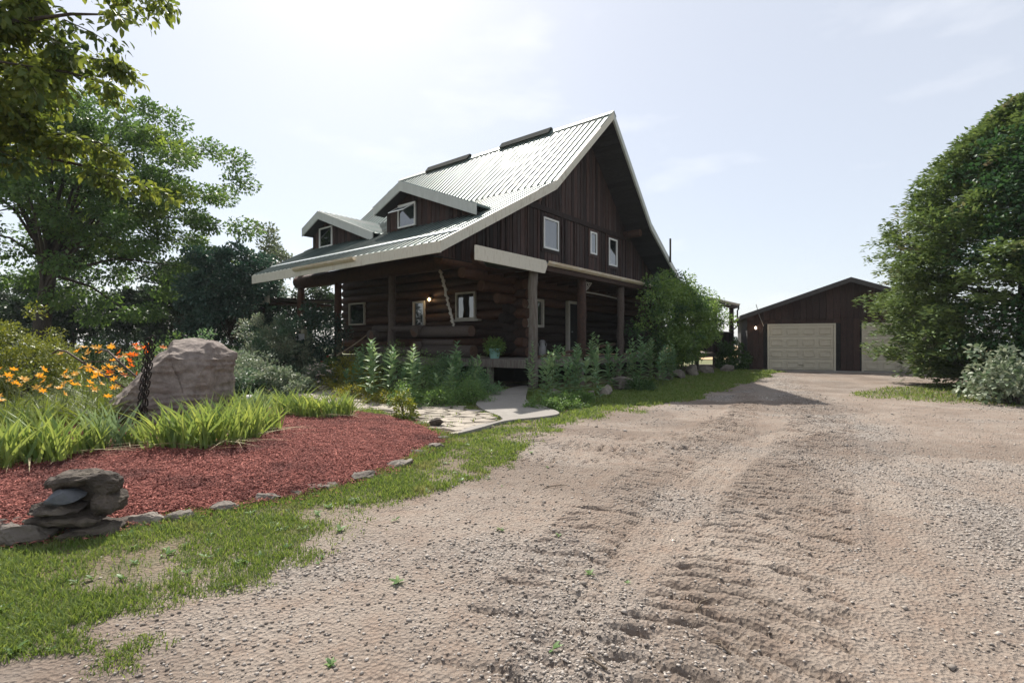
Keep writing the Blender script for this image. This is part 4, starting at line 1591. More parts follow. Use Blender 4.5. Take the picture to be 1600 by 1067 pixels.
cb = (17.2, 16.8)
t = empty('cedar_tree', (cb[0], cb[1], 0))
tag(t, 'broad dense green cedar standing in front of the garage at the right edge', 'tree')
g_ = np.random.default_rng(21)
cen, axs = [], []
HC = 9.3
while len(cen) < 1500:
    hf = g_.random()
    ang_ = g_.uniform(0, 2 * math.pi)
    lim = 4.85 * max(0, 1 - hf ** 1.5) ** .70 * float(np.interp(hf, [0, .07, .17, .25, .37], [.5, .68, .77, .88, 1])) * (1 + .12 * math.sin(3 * ang_ + hf * 9) + .12 * math.sin(7 * ang_ - hf * 17) + .07 * g_.normal())
    rad = lim * (1 - .42 * g_.random() ** 1.5)
    cen.append((rad * math.cos(ang_), rad * math.sin(ang_), .35 + hf * HC))
    axs.append((math.cos(ang_), math.sin(ang_), .25))
cen, axs = np.array(cen), np.array(axs)
per = 105
k = np.repeat(np.arange(len(cen)), per)
n = len(k)
# flattened sprays: points spread along an outward, slightly rising then nodding stem
s_ = g_.random(n)
ax = axs[k] / np.linalg.norm(axs[k], axis=1, keepdims=True)
side = np.cross(ax, np.array((0, 0, 1.0)))
side /= np.linalg.norm(side, axis=1, keepdims=True)
sl = (.55 + 1.15 * g_.random(len(cen)) ** 1.7)[k]
wd = (.34 * (1 - s_ * .75)) * g_.normal(size=n)
C = cen[k] + ax * ((s_ - .5) * sl)[:, None] + side * wd[:, None]
C[:, 2] += .16 * np.sin(s_ * 2.4) - .34 * s_ ** 2 * sl + g_.normal(size=n) * .09 - np.abs(wd) * .25
A = ax * .9 + side * (np.sign(wd) * .7)[:, None] + g_.normal(size=(n, 3)) * .35
A[:, 2] -= .15
N = g_.normal(size=(n, 3)) * .35 + np.array((0, 0, 1.0))
L = g_.uniform(.12, .24, n)
C[:, 2] = np.maximum(C[:, 2], .12)
leaf_obj('crown', C, A, N, L, L * .42, M['cedar'], t)
b = MB()
b.tube([(0, 0, -.1), (0, 0, 3), (.05, 0, 7), (0, 0, 9.6)], [.34, .26, .15, .03], 9, True, .1, 2)
b.build('trunk', M['bark'], t, True)
b = MB()
for i in g_.permutation(len(cen))[:110]:
    e = Vector(cen[i])
    s0 = Vector((0, 0, max(.3, e.z - .5 * math.hypot(e.x, e.y) * .5)))
    b.tube([s0, s0.lerp(e, .55) - Vector((0, 0, .10)), e], [.05, .03, .008], 5, False)
b.build('branches', M['bark'], t)
# climbing ivy on the cedar's face
g_ = np.random.default_rng(23)
cen = []
while len(cen) < 120:
    hf = g_.random()
    ang_ = math.radians(g_.normal(233, 17))
    lim = 5.15 * (1 - (hf * .80) ** 1.5) ** .70
    lim *= float(np.interp(hf * .8, [0, .07, .17, .25, .37], [.5, .68, .77, .88, 1]))
    cen.append((lim * .90 * math.cos(ang_), lim * .97 * math.sin(ang_), .5 + hf * .80 * HC))
C, A, N, g2 = cloud(cen, np.full(120, .5), 90, 29, (0, 0, 4), .5, .9)
C[:, 2] = np.maximum(C[:, 2], .1)
L = .13 * g2.uniform(.7, 1.3, len(C))
o = leaf_obj('ivy', C, A, N, L, L * .85, M['ivy'])
o.location = (cb[0], cb[1], 0)
tag(o, 'dark green ivy climbing over the face of the cedar', 'climber')

# variegated bush under the cedar
bush('variegated_bush', 'pale variegated leafy bush at the right edge under the cedar', (12.75, 12.75), 1.15, 1.55, 46, 70, .125, 'varieg', 71, ratio=.7, six=True)

# climbing vine on the gable porch, real leaves over an arching mass
t = empty('porch_vine', hw_(23.6, 9.0, 0))
tag(t, 'big bright green climbing vine covering the far porch posts and gutter', 'climber')
g_ = np.random.default_rng(31)
cen = []
for i in range(300):
    uu = g_.triangular(19.3, 23.8, 29.2)
    top = 4.75 - .085 * (uu - 23.2) ** 2 * (.5 if uu > 23 else 1.0) + g_.normal() * .18
    lowz = .45 + abs(uu - 23.8) * .30
    zz = g_.uniform(lowz, max(lowz + .3, top))
    vv = 9.0 + g_.normal() * .35 - .35 * math.sin(math.pi * min(1, max(0, (zz - .8) / 3.8)))
    q_ = hw_(uu, vv, zz) - hw_(23.6, 9.0, 0)
    cen.append(tuple(q_))
C, A, N, g2 = cloud(cen, g_.uniform(.28, .55, 300), 95, 33, (0, 1.0, 2.0), .55, .8)
L = .125 * g2.uniform(.6, 1.3, len(C))
leaf_obj('foliage', C, A, N, L, L * .62, M['vine'], t, False)
for i in range(9):
    b = MB()
    uu = -2 + i * .5
    e = cen[g_.integers(0, 240)]
    p0 = hw_(23.6 + g_.normal() * .5, 9.0, -.05) - hw_(23.6, 9.0, 0)
    b.tube([tuple(p0), tuple(p0.lerp(Vector(e), .4) + Vector((0, 0, .5))), e], [.035, .025, .008], 6, False)
    b.build('stem', M['bark'], t)

# left garden shrubs
bush('box_shrub', 'rounded yellow green clipped shrub at the left edge of the garden', gp(18, 628), 1.55, 2.30, 120, 130, .075, 'boxw', 81, clump=.2)
bush('silvery_shrub', 'rounded silvery green shrub beside the house steps', (-9.75, 20.6), 1.45, 2.95, 100, 150, .10, 'greyshrub', 82, clump=.2)
bush('dark_bush', 'dark leafy shrub between the silvery shrub and the porch', (-8.9, 22.6), 1.7, 3.3, 60, 120, .12, 'lilac', 83, clump=.22)
bush('round_bush', 'compact dark green bush at the far end of the porch', (12.3, 28.3), .95, 1.55, 60, 110, .11, 'darkbush', 84, clump=.24)
for i, (x_, y_, r_, h_, m_, lb) in enumerate([
        (-15.2, 17.5, 1.5, 1.5, 'darkbush', 'low dark bush right behind the yellow green shrub'),
        (-12.6, 18.6, 1.5, 1.7, 'fern', 'tall green perennials behind the orange lilies'),
        (-10.6, 17.2, 1.3, 1.75, 'milk_dark', 'grey green leafy perennials behind the boulder'),
        (-9.0, 16.6, 1.2, 1.3, 'varieg', 'pale mottled bush just right of the boulder top'),
        (-17.5, 23.0, 2.0, 1.9, 'hedge', 'dark undergrowth under the big maple'),
        (-8.2, 14.8, 1.0, .8, 'greyshrub', 'low silvery mound right of the boulder'),
        (-7.0, 15.2, .85, .75, 'varieg', 'low pale leafed mound by the flagstone path'),
        (-24.0, 24.5, 2.4, 2.3, 'hedge', 'dark bush at the foot of the maple trunk'),
        (-12.6, 22.5, 1.4, 1.8, 'darkbush', 'green bush below the dark blue green tree')]):
    bush('garden_bush', lb, (x_, y_), r_, h_, 42, 110, .10, m_, 300 + i, clump=.28)

# ------------------------------------------------------------------ mulch bed
bx = np.arange(-10.6, -.6, .07)
by = np.arange(3.3, 11.7, .07)
BX, BY = np.meshgrid(bx, by)
bd = sdist(BX, BY, bed_poly)
mound = .10 * np.clip(bd / .7, 0, 1) ** .7 + .10 * np.clip(bd / 3, 0, 1)


def bed_z(x, y):
    d = sdist(np.atleast_1d(np.asarray(x, float)), np.atleast_1d(np.asarray(y, float)), bed_poly)
    r = macro(x, y) + .03 + .10 * np.clip(d / .7, 0, 1) ** .7 + .10 * np.clip(d / 3, 0, 1)
    return np.where(d > 0, r, gz(x, y))


BZ = macro(BX, BY) + .03 + mound + (fbm(BX * 7, BY * 7, 61, 3) - .5) * .05
BZ = np.where(bd < 0, BZ + bd * .8, BZ)
keep = bd > -.15
vid = -np.ones(BX.shape, int)
vid[keep] = np.arange(keep.sum())
qq = np.stack([vid[:-1, :-1], vid[:-1, 1:], vid[1:, 1:], vid[1:, :-1]], -1).reshape(-1, 4)
qq = qq[(qq >= 0).all(1)]
M['mulch'] = mat('red_mulch', (.085, .016, .013), (.26, .075, .058), .95, 26, (1, 1, 1), .9, 45, 0, c3=(.07, .016, .014), s3=1.6, f3=(.5, .75))
o = link('mulch_bed', mesh_np('mulch_bed', np.stack([BX[keep], BY[keep], BZ[keep]], -1), qq, np.full(len(qq), 4), True), M['mulch'])
o['kind'] = 'structure'
# loose shredded bark: splinters lying on the bed
g_ = np.random.default_rng(101)
n = 150000
px = g_.uniform(-6.6, -.9, n)
py = 3.4 + (10.2 - 3.4) * g_.random(n) ** 1.5
dd = sdist(px, py, bed_poly)
ok = dd > -.03 - .28 * g_.random(n) ** 4
px, py, dd = px[ok], py[ok], dd[ok]
n = len(px)
pz = macro(px, py) + .03 + .10 * np.clip(dd / .7, 0, 1) ** .7 + .10 * np.clip(dd / 3, 0, 1) + (fbm(px * 7, py * 7, 61, 3) - .5) * .05 + g_.uniform(-.004, .020, n)
an = g_.uniform(0, 2 * math.pi, n)
A = np.stack([np.cos(an), np.sin(an), g_.normal(size=n) * .38], 1)
A /= np.linalg.norm(A, axis=1, keepdims=True)
S = np.stack([-np.sin(an), np.cos(an), g_.normal(size=n) * .3], 1)
L, Wd = (g_.uniform(.008, .030, n) * np.where(g_.random(n) < .06, 2.0, 1.0))[:, None], (g_.uniform(.003, .008, n))[:, None]
C = np.stack([px, py, pz], 1)
up = np.array((0, 0, 1.0)) * Wd * .8
V = np.stack([C - A * L + S * Wd * .3, C + A * L * .9 - S * Wd, C + A * L + S * Wd, C + up + A * L * .2], 1).reshape(-1, 3)
bI = np.arange(n)[:, None] * 4
F = np.concatenate([bI, bI + 1, bI + 3, bI + 1, bI + 2, bI + 3, bI + 2, bI, bI + 3, bI, bI + 2, bI + 1], 1).reshape(-1, 3)
o = link('mulch_chips', mesh_np('mulch_chips', V, F, np.full(len(F), 3)), M['chip'])
o['kind'] = 'stuff'
o['label'] = 'shredded red bark chips covering the garden bed'


# ------------------------------------------------------------------ stones
def rock_mesh(name, size, seed, pts=None, cuts=2, amp=.06, freq=1.6, npts=16, ridges=0.0):
    rr = random.Random(seed)
    bm = bmesh.new()
    if pts is None:
        pts = []
        for i in range(npts):
            d = Vector((rr.gauss(0, 1), rr.gauss(0, 1), rr.gauss(0, 1))).normalized()
            m_ = max(abs(d.x), abs(d.y), abs(d.z))
            d = d * (.55 + .45 / m_ * .8)
            pts.append((d.x * size[0] * .5, d.y * size[1] * .5, d.z * size[2] * .5))
    for p in pts:
        bm.verts.new(p)
    r = bmesh.ops.convex_hull(bm, input=bm.verts)
    for v in [v for v in bm.verts if not v.link_faces]:
        bm.verts.remove(v)
    bmesh.ops.triangulate(bm, faces=bm.faces[:])
    sc = max(max(abs(c) for c in p) for p in pts)
    for c in range(cuts):
        bmesh.ops.subdivide_edges(bm, edges=bm.edges[:], cuts=1, use_grid_fill=True, smooth=0.0)
        bmesh.ops.triangulate(bm, faces=[f for f in bm.faces if len(f.verts) > 4])
    bm.normal_update()
    so = Vector((seed * 3.7, seed * 1.3, seed * 2.1))
    nor = {v: v.normal.copy() for v in bm.verts}
    for v in bm.verts:
        q_ = v.co / sc * freq + so
        h = mn.fractal(q_, 1.0, 2.0, 5) * amp * sc
        if ridges:
            h -= abs(mn.noise(Vector((q_.x * .6, q_.y * .6, q_.z * 3.5)))) * ridges * sc
        v.co += nor[v] * h
    me = bpy.data.meshes.new(name)
    bm.to_mesh(me)
    bm.free()
    return me


# the great boulder
bp = (-5.72, 8.55)
pts = [(-.42, -.22, -.1), (.50, -.52, -.1), (.80, -.20, -.1), (.82, .45, -.1), (.3, .8, -.1), (-.55, .6, -.1),
       (-1.20, .0, .30), (-1.02, .65, .42), (-1.0, -.22, .24), (-.55, -.66, .34), (-.44, -.68, .46), (.26, -.50, 1.27), (.30, -.52, 1.10),
       (.80, -.18, 1.16), (.84, .4, 1.26), (.62, -.02, 1.46), (.36, .55, 1.58), (-.10, .10, 1.53), (-.16, .6, 1.42), (.84, .1, .5), (.62, -.56, .35), (.70, -.40, .95)]
pts = [(x_ * .97, y_, z_ * .90 if z_ > 0 else z_) for x_, y_, z_ in pts]
me = rock_mesh('boulder', None, 12, pts, 5, .034, 4.2, ridges=.040)
for p in me.polygons:
    p.use_smooth = True
o = link('boulder', me, M['granite'], None, (bp[0], bp[1], float(bed_z(*bp)[0]) - .02))
tag(o, 'great slanting pinkish grey boulder standing in the flower bed', 'boulder')

# cairn of stacked stones on the bed corner: every stone its own
cx_, cy_ = -3.42, 3.98
cz_ = float(bed_z(cx_, cy_)[0]) - .045
cairn = [('long slab at the foot of the stone stack, left', (-.24, -.04, .050), (.44, .42, .15), -.12, 'stone_dark', 1),
         ('broad slab at the foot of the stone stack, right', (.12, .0, .045), (.46, .46, .15), .2, 'stone_dark', 2),
         ('thick brown slab in the middle of the stone stack', (-.02, -.03, .150), (.64, .44, .14), .05, 'stone_dark', 3),
         ('flat ledge stone under the blue grey pebble in the stack', (-.07, -.08, .240), (.46, .36, .09), -.08, 'stone_dark', 4),
         ('upright chunky stone at the right of the stack', (.21, .05, .245), (.26, .34, .22), .5, 'stone_dark', 5),
         ('chunky stone at the back left of the stack', (-.18, .14, .30), (.32, .28, .24), .3, 'stone_dark', 6),
         ('smooth blue grey pebble wedged in the stone stack', (-.03, -.08, .325), (.27, .24, .13), .1, 'slate', 7),
         ('rough cap stone on top of the stack', (-.06, .06, .425), (.46, .36, .15), -.05, 'stone_dark', 8),
         ('dark stone at the heart of the stack', (.06, .12, .29), (.40, .26, .26), .1, 'stone_dark', 14),
         ('second cap stone at the right of the stack top', (.16, .06, .395), (.28, .30, .21), .4, 'stone_dark', 9)]
for i, (lb, p, sz, rz, m_, sd_) in enumerate(cairn):
    me = rock_mesh('stacked_stone', sz, 30 + sd_, None, 3 if m_ != 'slate' else 3, .10 if m_ != 'slate' else .02, 2.4, 26, .07 if m_ != 'slate' else 0)
    o = link('stacked_stone', me, M[m_], None, (cx_ + p[0], cy_ + p[1], cz_ + p[2]))
    o.rotation_euler = (random.uniform(-.06, .06), random.uniform(-.06, .06), rz)
    tag(o, lb, 'stone', 'stones of the little stack')

# edging stones along the front of the bed
nth = ['first', 'second', 'third', 'fourth', 'fifth', 'sixth', 'seventh', 'eighth', 'ninth', 'tenth', 'eleventh', 'twelfth', 'thirteenth', 'fourteenth', 'fifteenth', 'sixteenth', 'seventeenth', 'eighteenth']
edge = [(225, 820, .34, .11), (280, 812, .30, .08), (350, 799, .26, .09), (418, 783, .26, .08), (455, 776, .20, .07), (500, 766, .36, .13), (570, 748, .40, .10), (625, 729, .36, .10), (660, 711, .34, .09), (676, 704, .36, .11), (692, 688, .22, .07)]
for i, (x_, y_, w_, h_) in enumerate(edge):
    p = gp(x_, y_)
    me = rock_mesh('edging_stone', (w_ * 1.12, w_ * .70, h_ * 1.25), 60 + i, None, 3, .07, 2.6, 14, .06)
    o = link('edging_stone', me, M['stone'], None, (p[0], p[1], float(gz(*p)) + h_ * .20))
    o.rotation_euler = (random.uniform(-.1, .1), random.uniform(-.12, .12), .5 + random.uniform(-.3, .3))
    tag(o, '%s edging stone of the mulch bed counted rightward from the stone stack' % nth[i], 'stone', 'edging stones of the mulch bed')
for (x_, y_, w_, h_, lb) in ((30, 850, .50, .15, 'pale weathered edging stone at the left frame edge below the stack'), (12, 832, .34, .10, 'flat edging stone left of the stone stack in the mulch')):
    p = gp(x_, y_)
    me = rock_mesh('edging_stone', (w_, w_ * .6, h_ * 1.4), 90 + x_, None, 3, .09, 2.4, 20, .08)
    o = link('edging_stone', me, M['stone'], None, (p[0], p[1], float(gz(*p)) + h_ * .35))
    tag(o, lb, 'stone', 'edging stones of the mulch bed')
p = gp(682, 668)
o = link('round_stone', rock_mesh('round_stone', (.30, .24, .19), 131, None, 3, .03, 1.5, 26), M['stone_dark'], None, (p[0], p[1], .10))
tag(o, 'dark round stone at the right tip of the mulch bed', 'stone')
p = (-6.9, 13.2)
o = link('white_stone', rock_mesh('white_stone', (.34, .24, .20), 133, None, 3, .02, 1.5, 26), M['white_stone'], None, (p[0], p[1], .75))
o.location.z = float(gz(*p)) + .07
tag(o, 'smooth white stone lying right of the boulder', 'stone')
# boulders along the foot of the porch
for i, (x_, y_, w_, h_, lb) in enumerate([(975, 612, .95, .50, 'largest pale boulder beside the drive before the porch'), (948, 620, .60, .36, 'squat boulder left of the largest pale one by the drive'),
                                          (925, 622, .35, .22, 'small stone leftmost of the porch row'), (868, 626, .42, .34, 'half hidden boulder among milkweeds right of the concrete path'),
                                          (1040, 597, .8, .35, 'low stone at the foot of the porch vine'), (1062, 594, .7, .42, 'grey stone right of the vine foot'),
                                          (1085, 590, .9, .55, 'tall grey stone under the far deck'), (1108, 587, .8, .40, 'stone left of the compact dark bush'), (1138, 584, .9, .42, 'last boulder before the compact dark bush')]):
    p = gp(x_, y_)
    me = rock_mesh('boulder', (w_, w_ * .7, h_ * 1.3), 140 + i, None, 3, .05, 1.8, 22, .03)
    o = link('boulder', me, M['stone'], None, (p[0], p[1] + w_ * .3, float(gz(*p)) + h_ * .35))
    o.rotation_euler = (0, random.uniform(-.2, .2), random.uniform(0, 3))
    tag(o, lb, 'boulder', 'boulders along the porch')

# ------------------------------------------------------------------ concrete walk and flagstone path
walk = [gp(*p) for p in ((771, 617), (823, 605), (822, 628), (850, 639), (874, 650), (850, 656), (790, 663), (752, 674), (716, 683), (738, 672), (786, 660), (754, 644), (745, 632))]
walk = smooth_poly(walk, 4, True)
b = MB()
zt = [float(gz(*p)) for p in walk]
zz = max(zt) + .035
n = len(walk)
b.add([(p[0], p[1], zz - .16) for p in walk] + [(p[0], p[1], zz) for p in walk], [tuple(range(n)), tuple(range(n, 2 * n))] + [(i, (i + 1) % n, n + (i + 1) % n, n + i) for i in range(n)])
me = b.mesh('concrete_walk')
bm = bmesh.new()
bm.from_mesh(me)
bmesh.ops.recalc_face_normals(bm, faces=bm.faces)
bm.to_mesh(me)
bm.free()
o = link('concrete_walk', me, M['concrete'])
o['kind'] = 'structure'
b = MB()
cw = gp(800, 606)
cq = [hw_(13.1, 9.85), hw_(14.4, 9.85), hw_(14.4, 11.5), hw_(13.1, 11.5)]
b.add([(p.x, p.y, zz - .008) for p in cq], [(0, 1, 2, 3)])
o = b.build('gravel_pad', M['soil'])
o['kind'] = 'structure'

path_poly = [gp(*p) for p in ((690, 675), (640, 655), (600, 645), (556, 640), (470, 622), (400, 612), (340, 607), (350, 598), (420, 601), (500, 606), (560, 616), (640, 628), (700, 632), (750, 645), (786, 660), (738, 672), (716, 681))]
pb = MB()
pz0 = max(float(gz(*p)) for p in path_poly[:6]) - .0
n = len(path_poly)
pb.add([(p[0], p[1], float(gz(*p)) + .012) for p in path_poly], [tuple(range(n))])
me = pb.mesh('flagstone_path')
bm = bmesh.new()
bm.from_mesh(me)
bmesh.ops.recalc_face_normals(bm, faces=bm.faces)
if bm.faces[:] and list(bm.faces)[0].normal.z < 0:
    bmesh.ops.reverse_faces(bm, faces=bm.faces[:])
bm.to_mesh(me)
bm.free()
M['joint'] = mat('sandy_path_joint', (.12, .10, .07), (.20, .165, .12), .95, 14, bump=.6, bscale=40)
fpath = link('flagstone_path', me, M['joint'])
fpath['kind'] = 'structure'
g_ = np.random.default_rng(201)
# irregular stones: jittered lattice cells, each shrunk to leave a joint
sx, sy = .36, .25
x0, x1 = min(p[0] for p in path_poly), max(p[0] for p in path_poly)
y0, y1 = min(p[1] for p in path_poly), max(p[1] for p in path_poly)
nxs, nys = int((x1 - x0) / sx) + 2, int((y1 - y0) / sy) + 2
J = g_.uniform(-.34, .34, (nys + 1, nxs + 1, 2)) * np.array((sx, sy))
cnt = 0
for j in range(nys):
    for i in range(nxs):
        q_ = []
        for (di, dj) in ((0, 0), (1, 0), (1, 1), (0, 1)):
            q_.append(np.array((x0 + (i + di + (.5 if (j + dj) % 2 else 0)) * sx, y0 + (j + dj) * sy)) + J[j + dj, i + di])
        q_ = np.array(q_)
        c = q_.mean(0)
        if float(sdist(np.array([c[0]]), np.array([c[1]]), path_poly)[0]) < .02 or cnt >= 290:
            continue
        poly = []
        for k_ in range(4):
            a_, d_ = q_[k_], q_[(k_ + 1) % 4]
            poly.append(a_)
            poly.append((a_ + d_) / 2 + g_.normal(size=2) * .014)
        poly = c + (np.array(poly) - c) * .84
        h = float(gz(*c)) + .030 + g_.uniform(0, .016)
        mb = MB((c[0], c[1], h))
        inner = c + (poly - c) * .92
        mb.add([(p[0], p[1], h - .04) for p in poly] + [(p[0], p[1], h - .006) for p in poly] + [(p[0], p[1], h + g_.normal() * .002) for p in inner],
               [(k_, (k_ + 1) % 8, 8 + (k_ + 1) % 8, 8 + k_) for k_ in range(8)] + [(8 + k_, 8 + (k_ + 1) % 8, 16 + (k_ + 1) % 8, 16 + k_) for k_ in range(8)] + [tuple(range(16, 24))])
        o = mb.build('flagstone', M['flag'], fpath)
        o.location = (c[0], c[1], h)
        cnt += 1


# ------------------------------------------------------------------ strap leaved plants
def straps(n, seed, length, width, spread, lean, arch, base_r, fan=False):
    """blades rising from a clump, bending over; returns verts and faces"""
    g_ = np.random.default_rng(seed)
    an = g_.uniform(0, 2 * math.pi, n)
    br = base_r * np.sqrt(g_.random(n))
    ba = g_.uniform(0, 2 * math.pi, n)
    P0 = np.stack([np.cos(ba) * br, np.sin(ba) * br * .6, np.full(n, -.02)], 1)
    D = np.stack([np.cos(an), np.sin(an), np.zeros(n)], 1)
    L = length * g_.uniform(.55, 1.1, n)
    le = np.abs(g_.normal(size=n)) * lean
    tw = g_.uniform(0, 2 * math.pi, n)
    side = np.stack([np.cos(tw), np.sin(tw), np.zeros(n)], 1)
    Wd = width * g_.uniform(.7, 1.15, n)
    seg = 5
    V = []
    ar = arch * g_.uniform(.3, 1.3, n)
    for i in range(seg + 1):
        s_ = i / seg
        hor = le * s_ + ar * s_ ** 2.3
        zf = s_ - .62 * ar * s_ ** 2.6
        c = P0 + D * (L * hor)[:, None] + np.array((0, 0, 1.0)) * (L * zf)[:, None]
        w = Wd * (1 - s_ ** 2.4) * (.75 + .5 * min(1, s_ * 2) * .5)
        V += [c + side * (w / 2)[:, None], c - side * (w / 2)[:, None]]
    V = np.stack(V, 1)
    m_ = V.shape[1]
    b_ = np.arange(n)[:, None] * m_
    F = np.concatenate([np.concatenate([b_ + 2 * i, b_ + 2 * i + 1, b_ + 2 * i + 3, b_ + 2 * i + 2], 1) for i in range(seg)], 0)
    return V.reshape(-1, 3), F


iris_mesh = []
for k_ in range(4):
    V, F = straps(80, 400 + k_, .64, .044, .5, .30, .26, .27)
    iris_mesh.append(mesh_np('iris_blades', V, F, np.full(len(F), 4)))
    iris_mesh[-1].materials.append(M['iris'] if k_ != 2 else M['iris_blue'])
dead_mesh = []
V, F = straps(14, 450, .55, .03, .5, 1.0, .9, .28)
V[:, 2] *= .4
dead = mesh_np('dry_blades', V, F, np.full(len(F), 4))
M['dry_blade'] = leafmat('dry_iris_blade', (.30, .26, .15), (.45, .38, .22), .2, .7)
dead.materials.append(M['dry_blade'])
irises = [(20, 728, 1.0, 'clump of iris blades at the left edge of the bed front'), (78, 722, 1.05, 'second clump of iris blades from the left edge of the bed front'), (128, 712, .95, 'iris clump left of the chain post'),
          (170, 702, .95, 'blue green iris clump just left of the chain post'), (50, 700, 1.0, 'iris clump behind the two leftmost clumps'), (262, 702, .95, 'iris clump in front of the boulder, left end'),
          (300, 702, 1.08, 'tall iris clump in front of the boulder middle'), (345, 697, 1.05, 'iris clump in front of the boulder right end'), (385, 688, .95, 'iris clump right of the boulder front'),
          (330, 680, 1.0, 'iris clump close to the boulder foot'), (412, 678, 1.0, 'iris clump between the boulder and the right iris row'), (372, 660, 1.0, 'iris clump beside the right side of the boulder'),
          (398, 652, 1.0, 'blue green iris clump behind the right row'), (448, 650, .95, 'first clump of the right iris row'), (480, 652, .95, 'second clump of the right iris row'), (512, 652, .95, 'third clump of the right iris row'), (538, 648, .85, 'last clump at the right end of the iris row'),
          (215, 700, .55, 'small iris tuft at the foot of the chain post')]
for i, (x_, y_, s_, lb) in enumerate(irises):
    p = gp(x_, y_, .17)
    t = empty('iris_clump', (p[0], p[1], float(bed_z(*p)[0]) - .01), random.uniform(0, 6.28))
    t.scale = (s_, s_, s_ * random.uniform(.92, 1.05))
    tag(t, lb, 'iris', 'iris clumps in the bed')
    link('blades', iris_mesh[2 if 'blue' in lb else i % 2 if i % 4 else 3], None, t)
    link('dry_blades', dead, None, t)

# daylilies
lily_mesh = []
for k_ in range(3):
    V, F = straps(120, 500 + k_, .72, .020, .5, .40, .75, .30)
    lily_mesh.append(mesh_np('lily_leaves', V, F, np.full(len(F), 4)))
    lily_mesh[-1].materials.append(M['lily'])


def flower_mesh(name, m_, seed):
    g_ = np.random.default_rng(seed)
    n = 6
    an = np.arange(n) * math.pi / 3
    C = np.zeros((n, 3))
    A = np.stack([np.cos(an), np.sin(an), np.full(n, .55)], 1)
    N = np.stack([-np.cos(an) * .5, -np.sin(an) * .5, np.ones(n)], 1)
    V, F, k_ = leaves_np(C, A, N, np.full(n, .085), np.full(n, .036), .2, True)
    me = mesh_np(name, V, F, np.full(len(F), 3))
    me.materials.append(m_)
    return me


fl_y, fl_o = flower_mesh('flower', M['petal_y'], 1), flower_mesh('flower', M['petal_o'], 2)


def daylily(x_, y_, s_, lb, nfl, fm, group, hmul=1.0, dz=0.0):
    t = empty('daylily', (x_, y_, float(bed_z(x_, y_)[0]) + dz), random.uniform(0, 6.28))
    t.scale = (s_, s_, s_)
    tag(t, lb, 'daylily', group)
    link('leaves', lily_mesh[random.randrange(3)], None, t)
    for k_ in range(nfl):
        a_ = random.uniform(0, 6.28)
        r_ = random.uniform(.05, .50)
        h = random.uniform(.48, .98) * hmul
        e = Vector((math.cos(a_) * r_, math.sin(a_) * r_, h))
        b = MB()
        b.tube([(e.x * .2, e.y * .2, 0), (e.x * .5, e.y * .5, h * .6), tuple(e)], [.006, .005, .004], 4, False)
        b.build('stalk', M['stem'], t)
        o = link('flower', fm, None, t, tuple(e))
        o.rotation_euler = (random.uniform(-.9, .9), random.uniform(-.9, .9), random.uniform(0, 6))
        o.scale = (.95,) * 3


L1 = [(10, 660), (48, 655), (90, 650), (20, 640), (70, 632), (120, 640), (150, 650), (110, 622), (140, 615), (165, 625), (175, 640), (40, 618)]
for i, (x_, y_) in enumerate(L1):
    p = gp(x_, y_ + 22, .2)
    daylily(p[0], p[1], .92, 'yellow orange daylily clump in the left bed, %s in the patch' % ('front ' + nth[i] if i < 3 else 'middle ' + nth[i - 3] if i < 7 else 'back ' + nth[i - 7]), 4, fl_y, 'yellow daylilies at the left')
L2 = [(-10.2, 12.4), (-9.8, 12.9), (-9.3, 12.8), (-9.5, 12.0), (-8.9, 12.3), (-9.0, 12.9), (-10.9, 13.0)]
for i, (x_, y_) in enumerate(L2):
    daylily(x_, y_, 1.35, 'tall orange daylily behind the boulder, %s of the far patch' % nth[i], 7, fl_o if i % 3 else fl_y, 'orange daylilies behind the boulder', 1.12)

# standing iron chain
t = empty('chain_post', (-5.38, 7.35, float(bed_z(-5.38, 7.35)[0]) - .03))
tag(t, 'rusty black iron chain standing upright before the boulder', 'chain')
lk = MB()
a_, w_ = .040, .024
ring = [(w_ * math.cos(q_), 0, math.copysign(a_ * .45, math.sin(q_)) * (1 if abs(math.sin(q_)) > .01 else 0) + a_ * .75 * math.sin(q_)) for q_ in np.linspace(0, 2 * math.pi, 15)]
lk.tube(ring, .0085, 6, False)
lkm = lk.mesh('link', True)
lkm.materials.append(M['iron'])
for c_ in range(2):
    for k_ in range(21):
        s_ = k_ / 20
        z_ = s_ * 1.30
        o = link('link', lkm, None, t, (.035 * math.sin(s_ * 3.2) - .04 + .24 * max(0, s_ - .35) ** 1.3 + c_ * .055, .02 * c_ - .03, z_ + .04 + c_ * .03))
        o.rotation_euler = (0, .25 if s_ > .35 else -.05, (k_ % 2) * math.pi / 2 + .6)
        o.scale = (1.25, 1.25, 1.25)

# old hand cultivator
t = empty('hand_cultivator', (-8.0, 10.6, float(bed_z(-8.0, 10.6)[0])))
tag(t, 'old hand cultivator with two curved handles among the daylilies', 'garden tool')
for k_, dy in enumerate((-.17, .17)):
    b = MB()
    dx = .42 * (k_)
    b.tube([(-1.40 + dx, dy * 1.7, 1.18), (-1.28 + dx, dy * 1.7, 1.25), (-1.12 + dx, dy * 1.6, 1.22), (-.85 + dx * .9, dy * 1.4, 1.02), (-.40 + dx * .75, dy * 1.1, .72), (.12 + dx * .6, dy * .8, .38)], .019, 8)
    b.build('handle', M['rust'], t, True)
for s_ in (.25, .6):
    b = MB()
    p0 = Vector((-1.12, -.27, 1.22)).lerp(Vector((.12, -.14, .38)), s_)
    p1 = Vector((-.70, .27, 1.22)).lerp(Vector((.37, .14, .38)), s_)
    b.tube([tuple(p0), tuple(p1)], .012, 6)
    b.build('cross_bar', M['rust'], t)
b = MB()
b.tube([(.12, -.14, .38), (.5, 0, .2), (.37, .14, .38)], .018, 6)
b.tube([(.5, 0, .2), (.45, -.1, .0), (.5, -.1, -.05)], .016, 6)
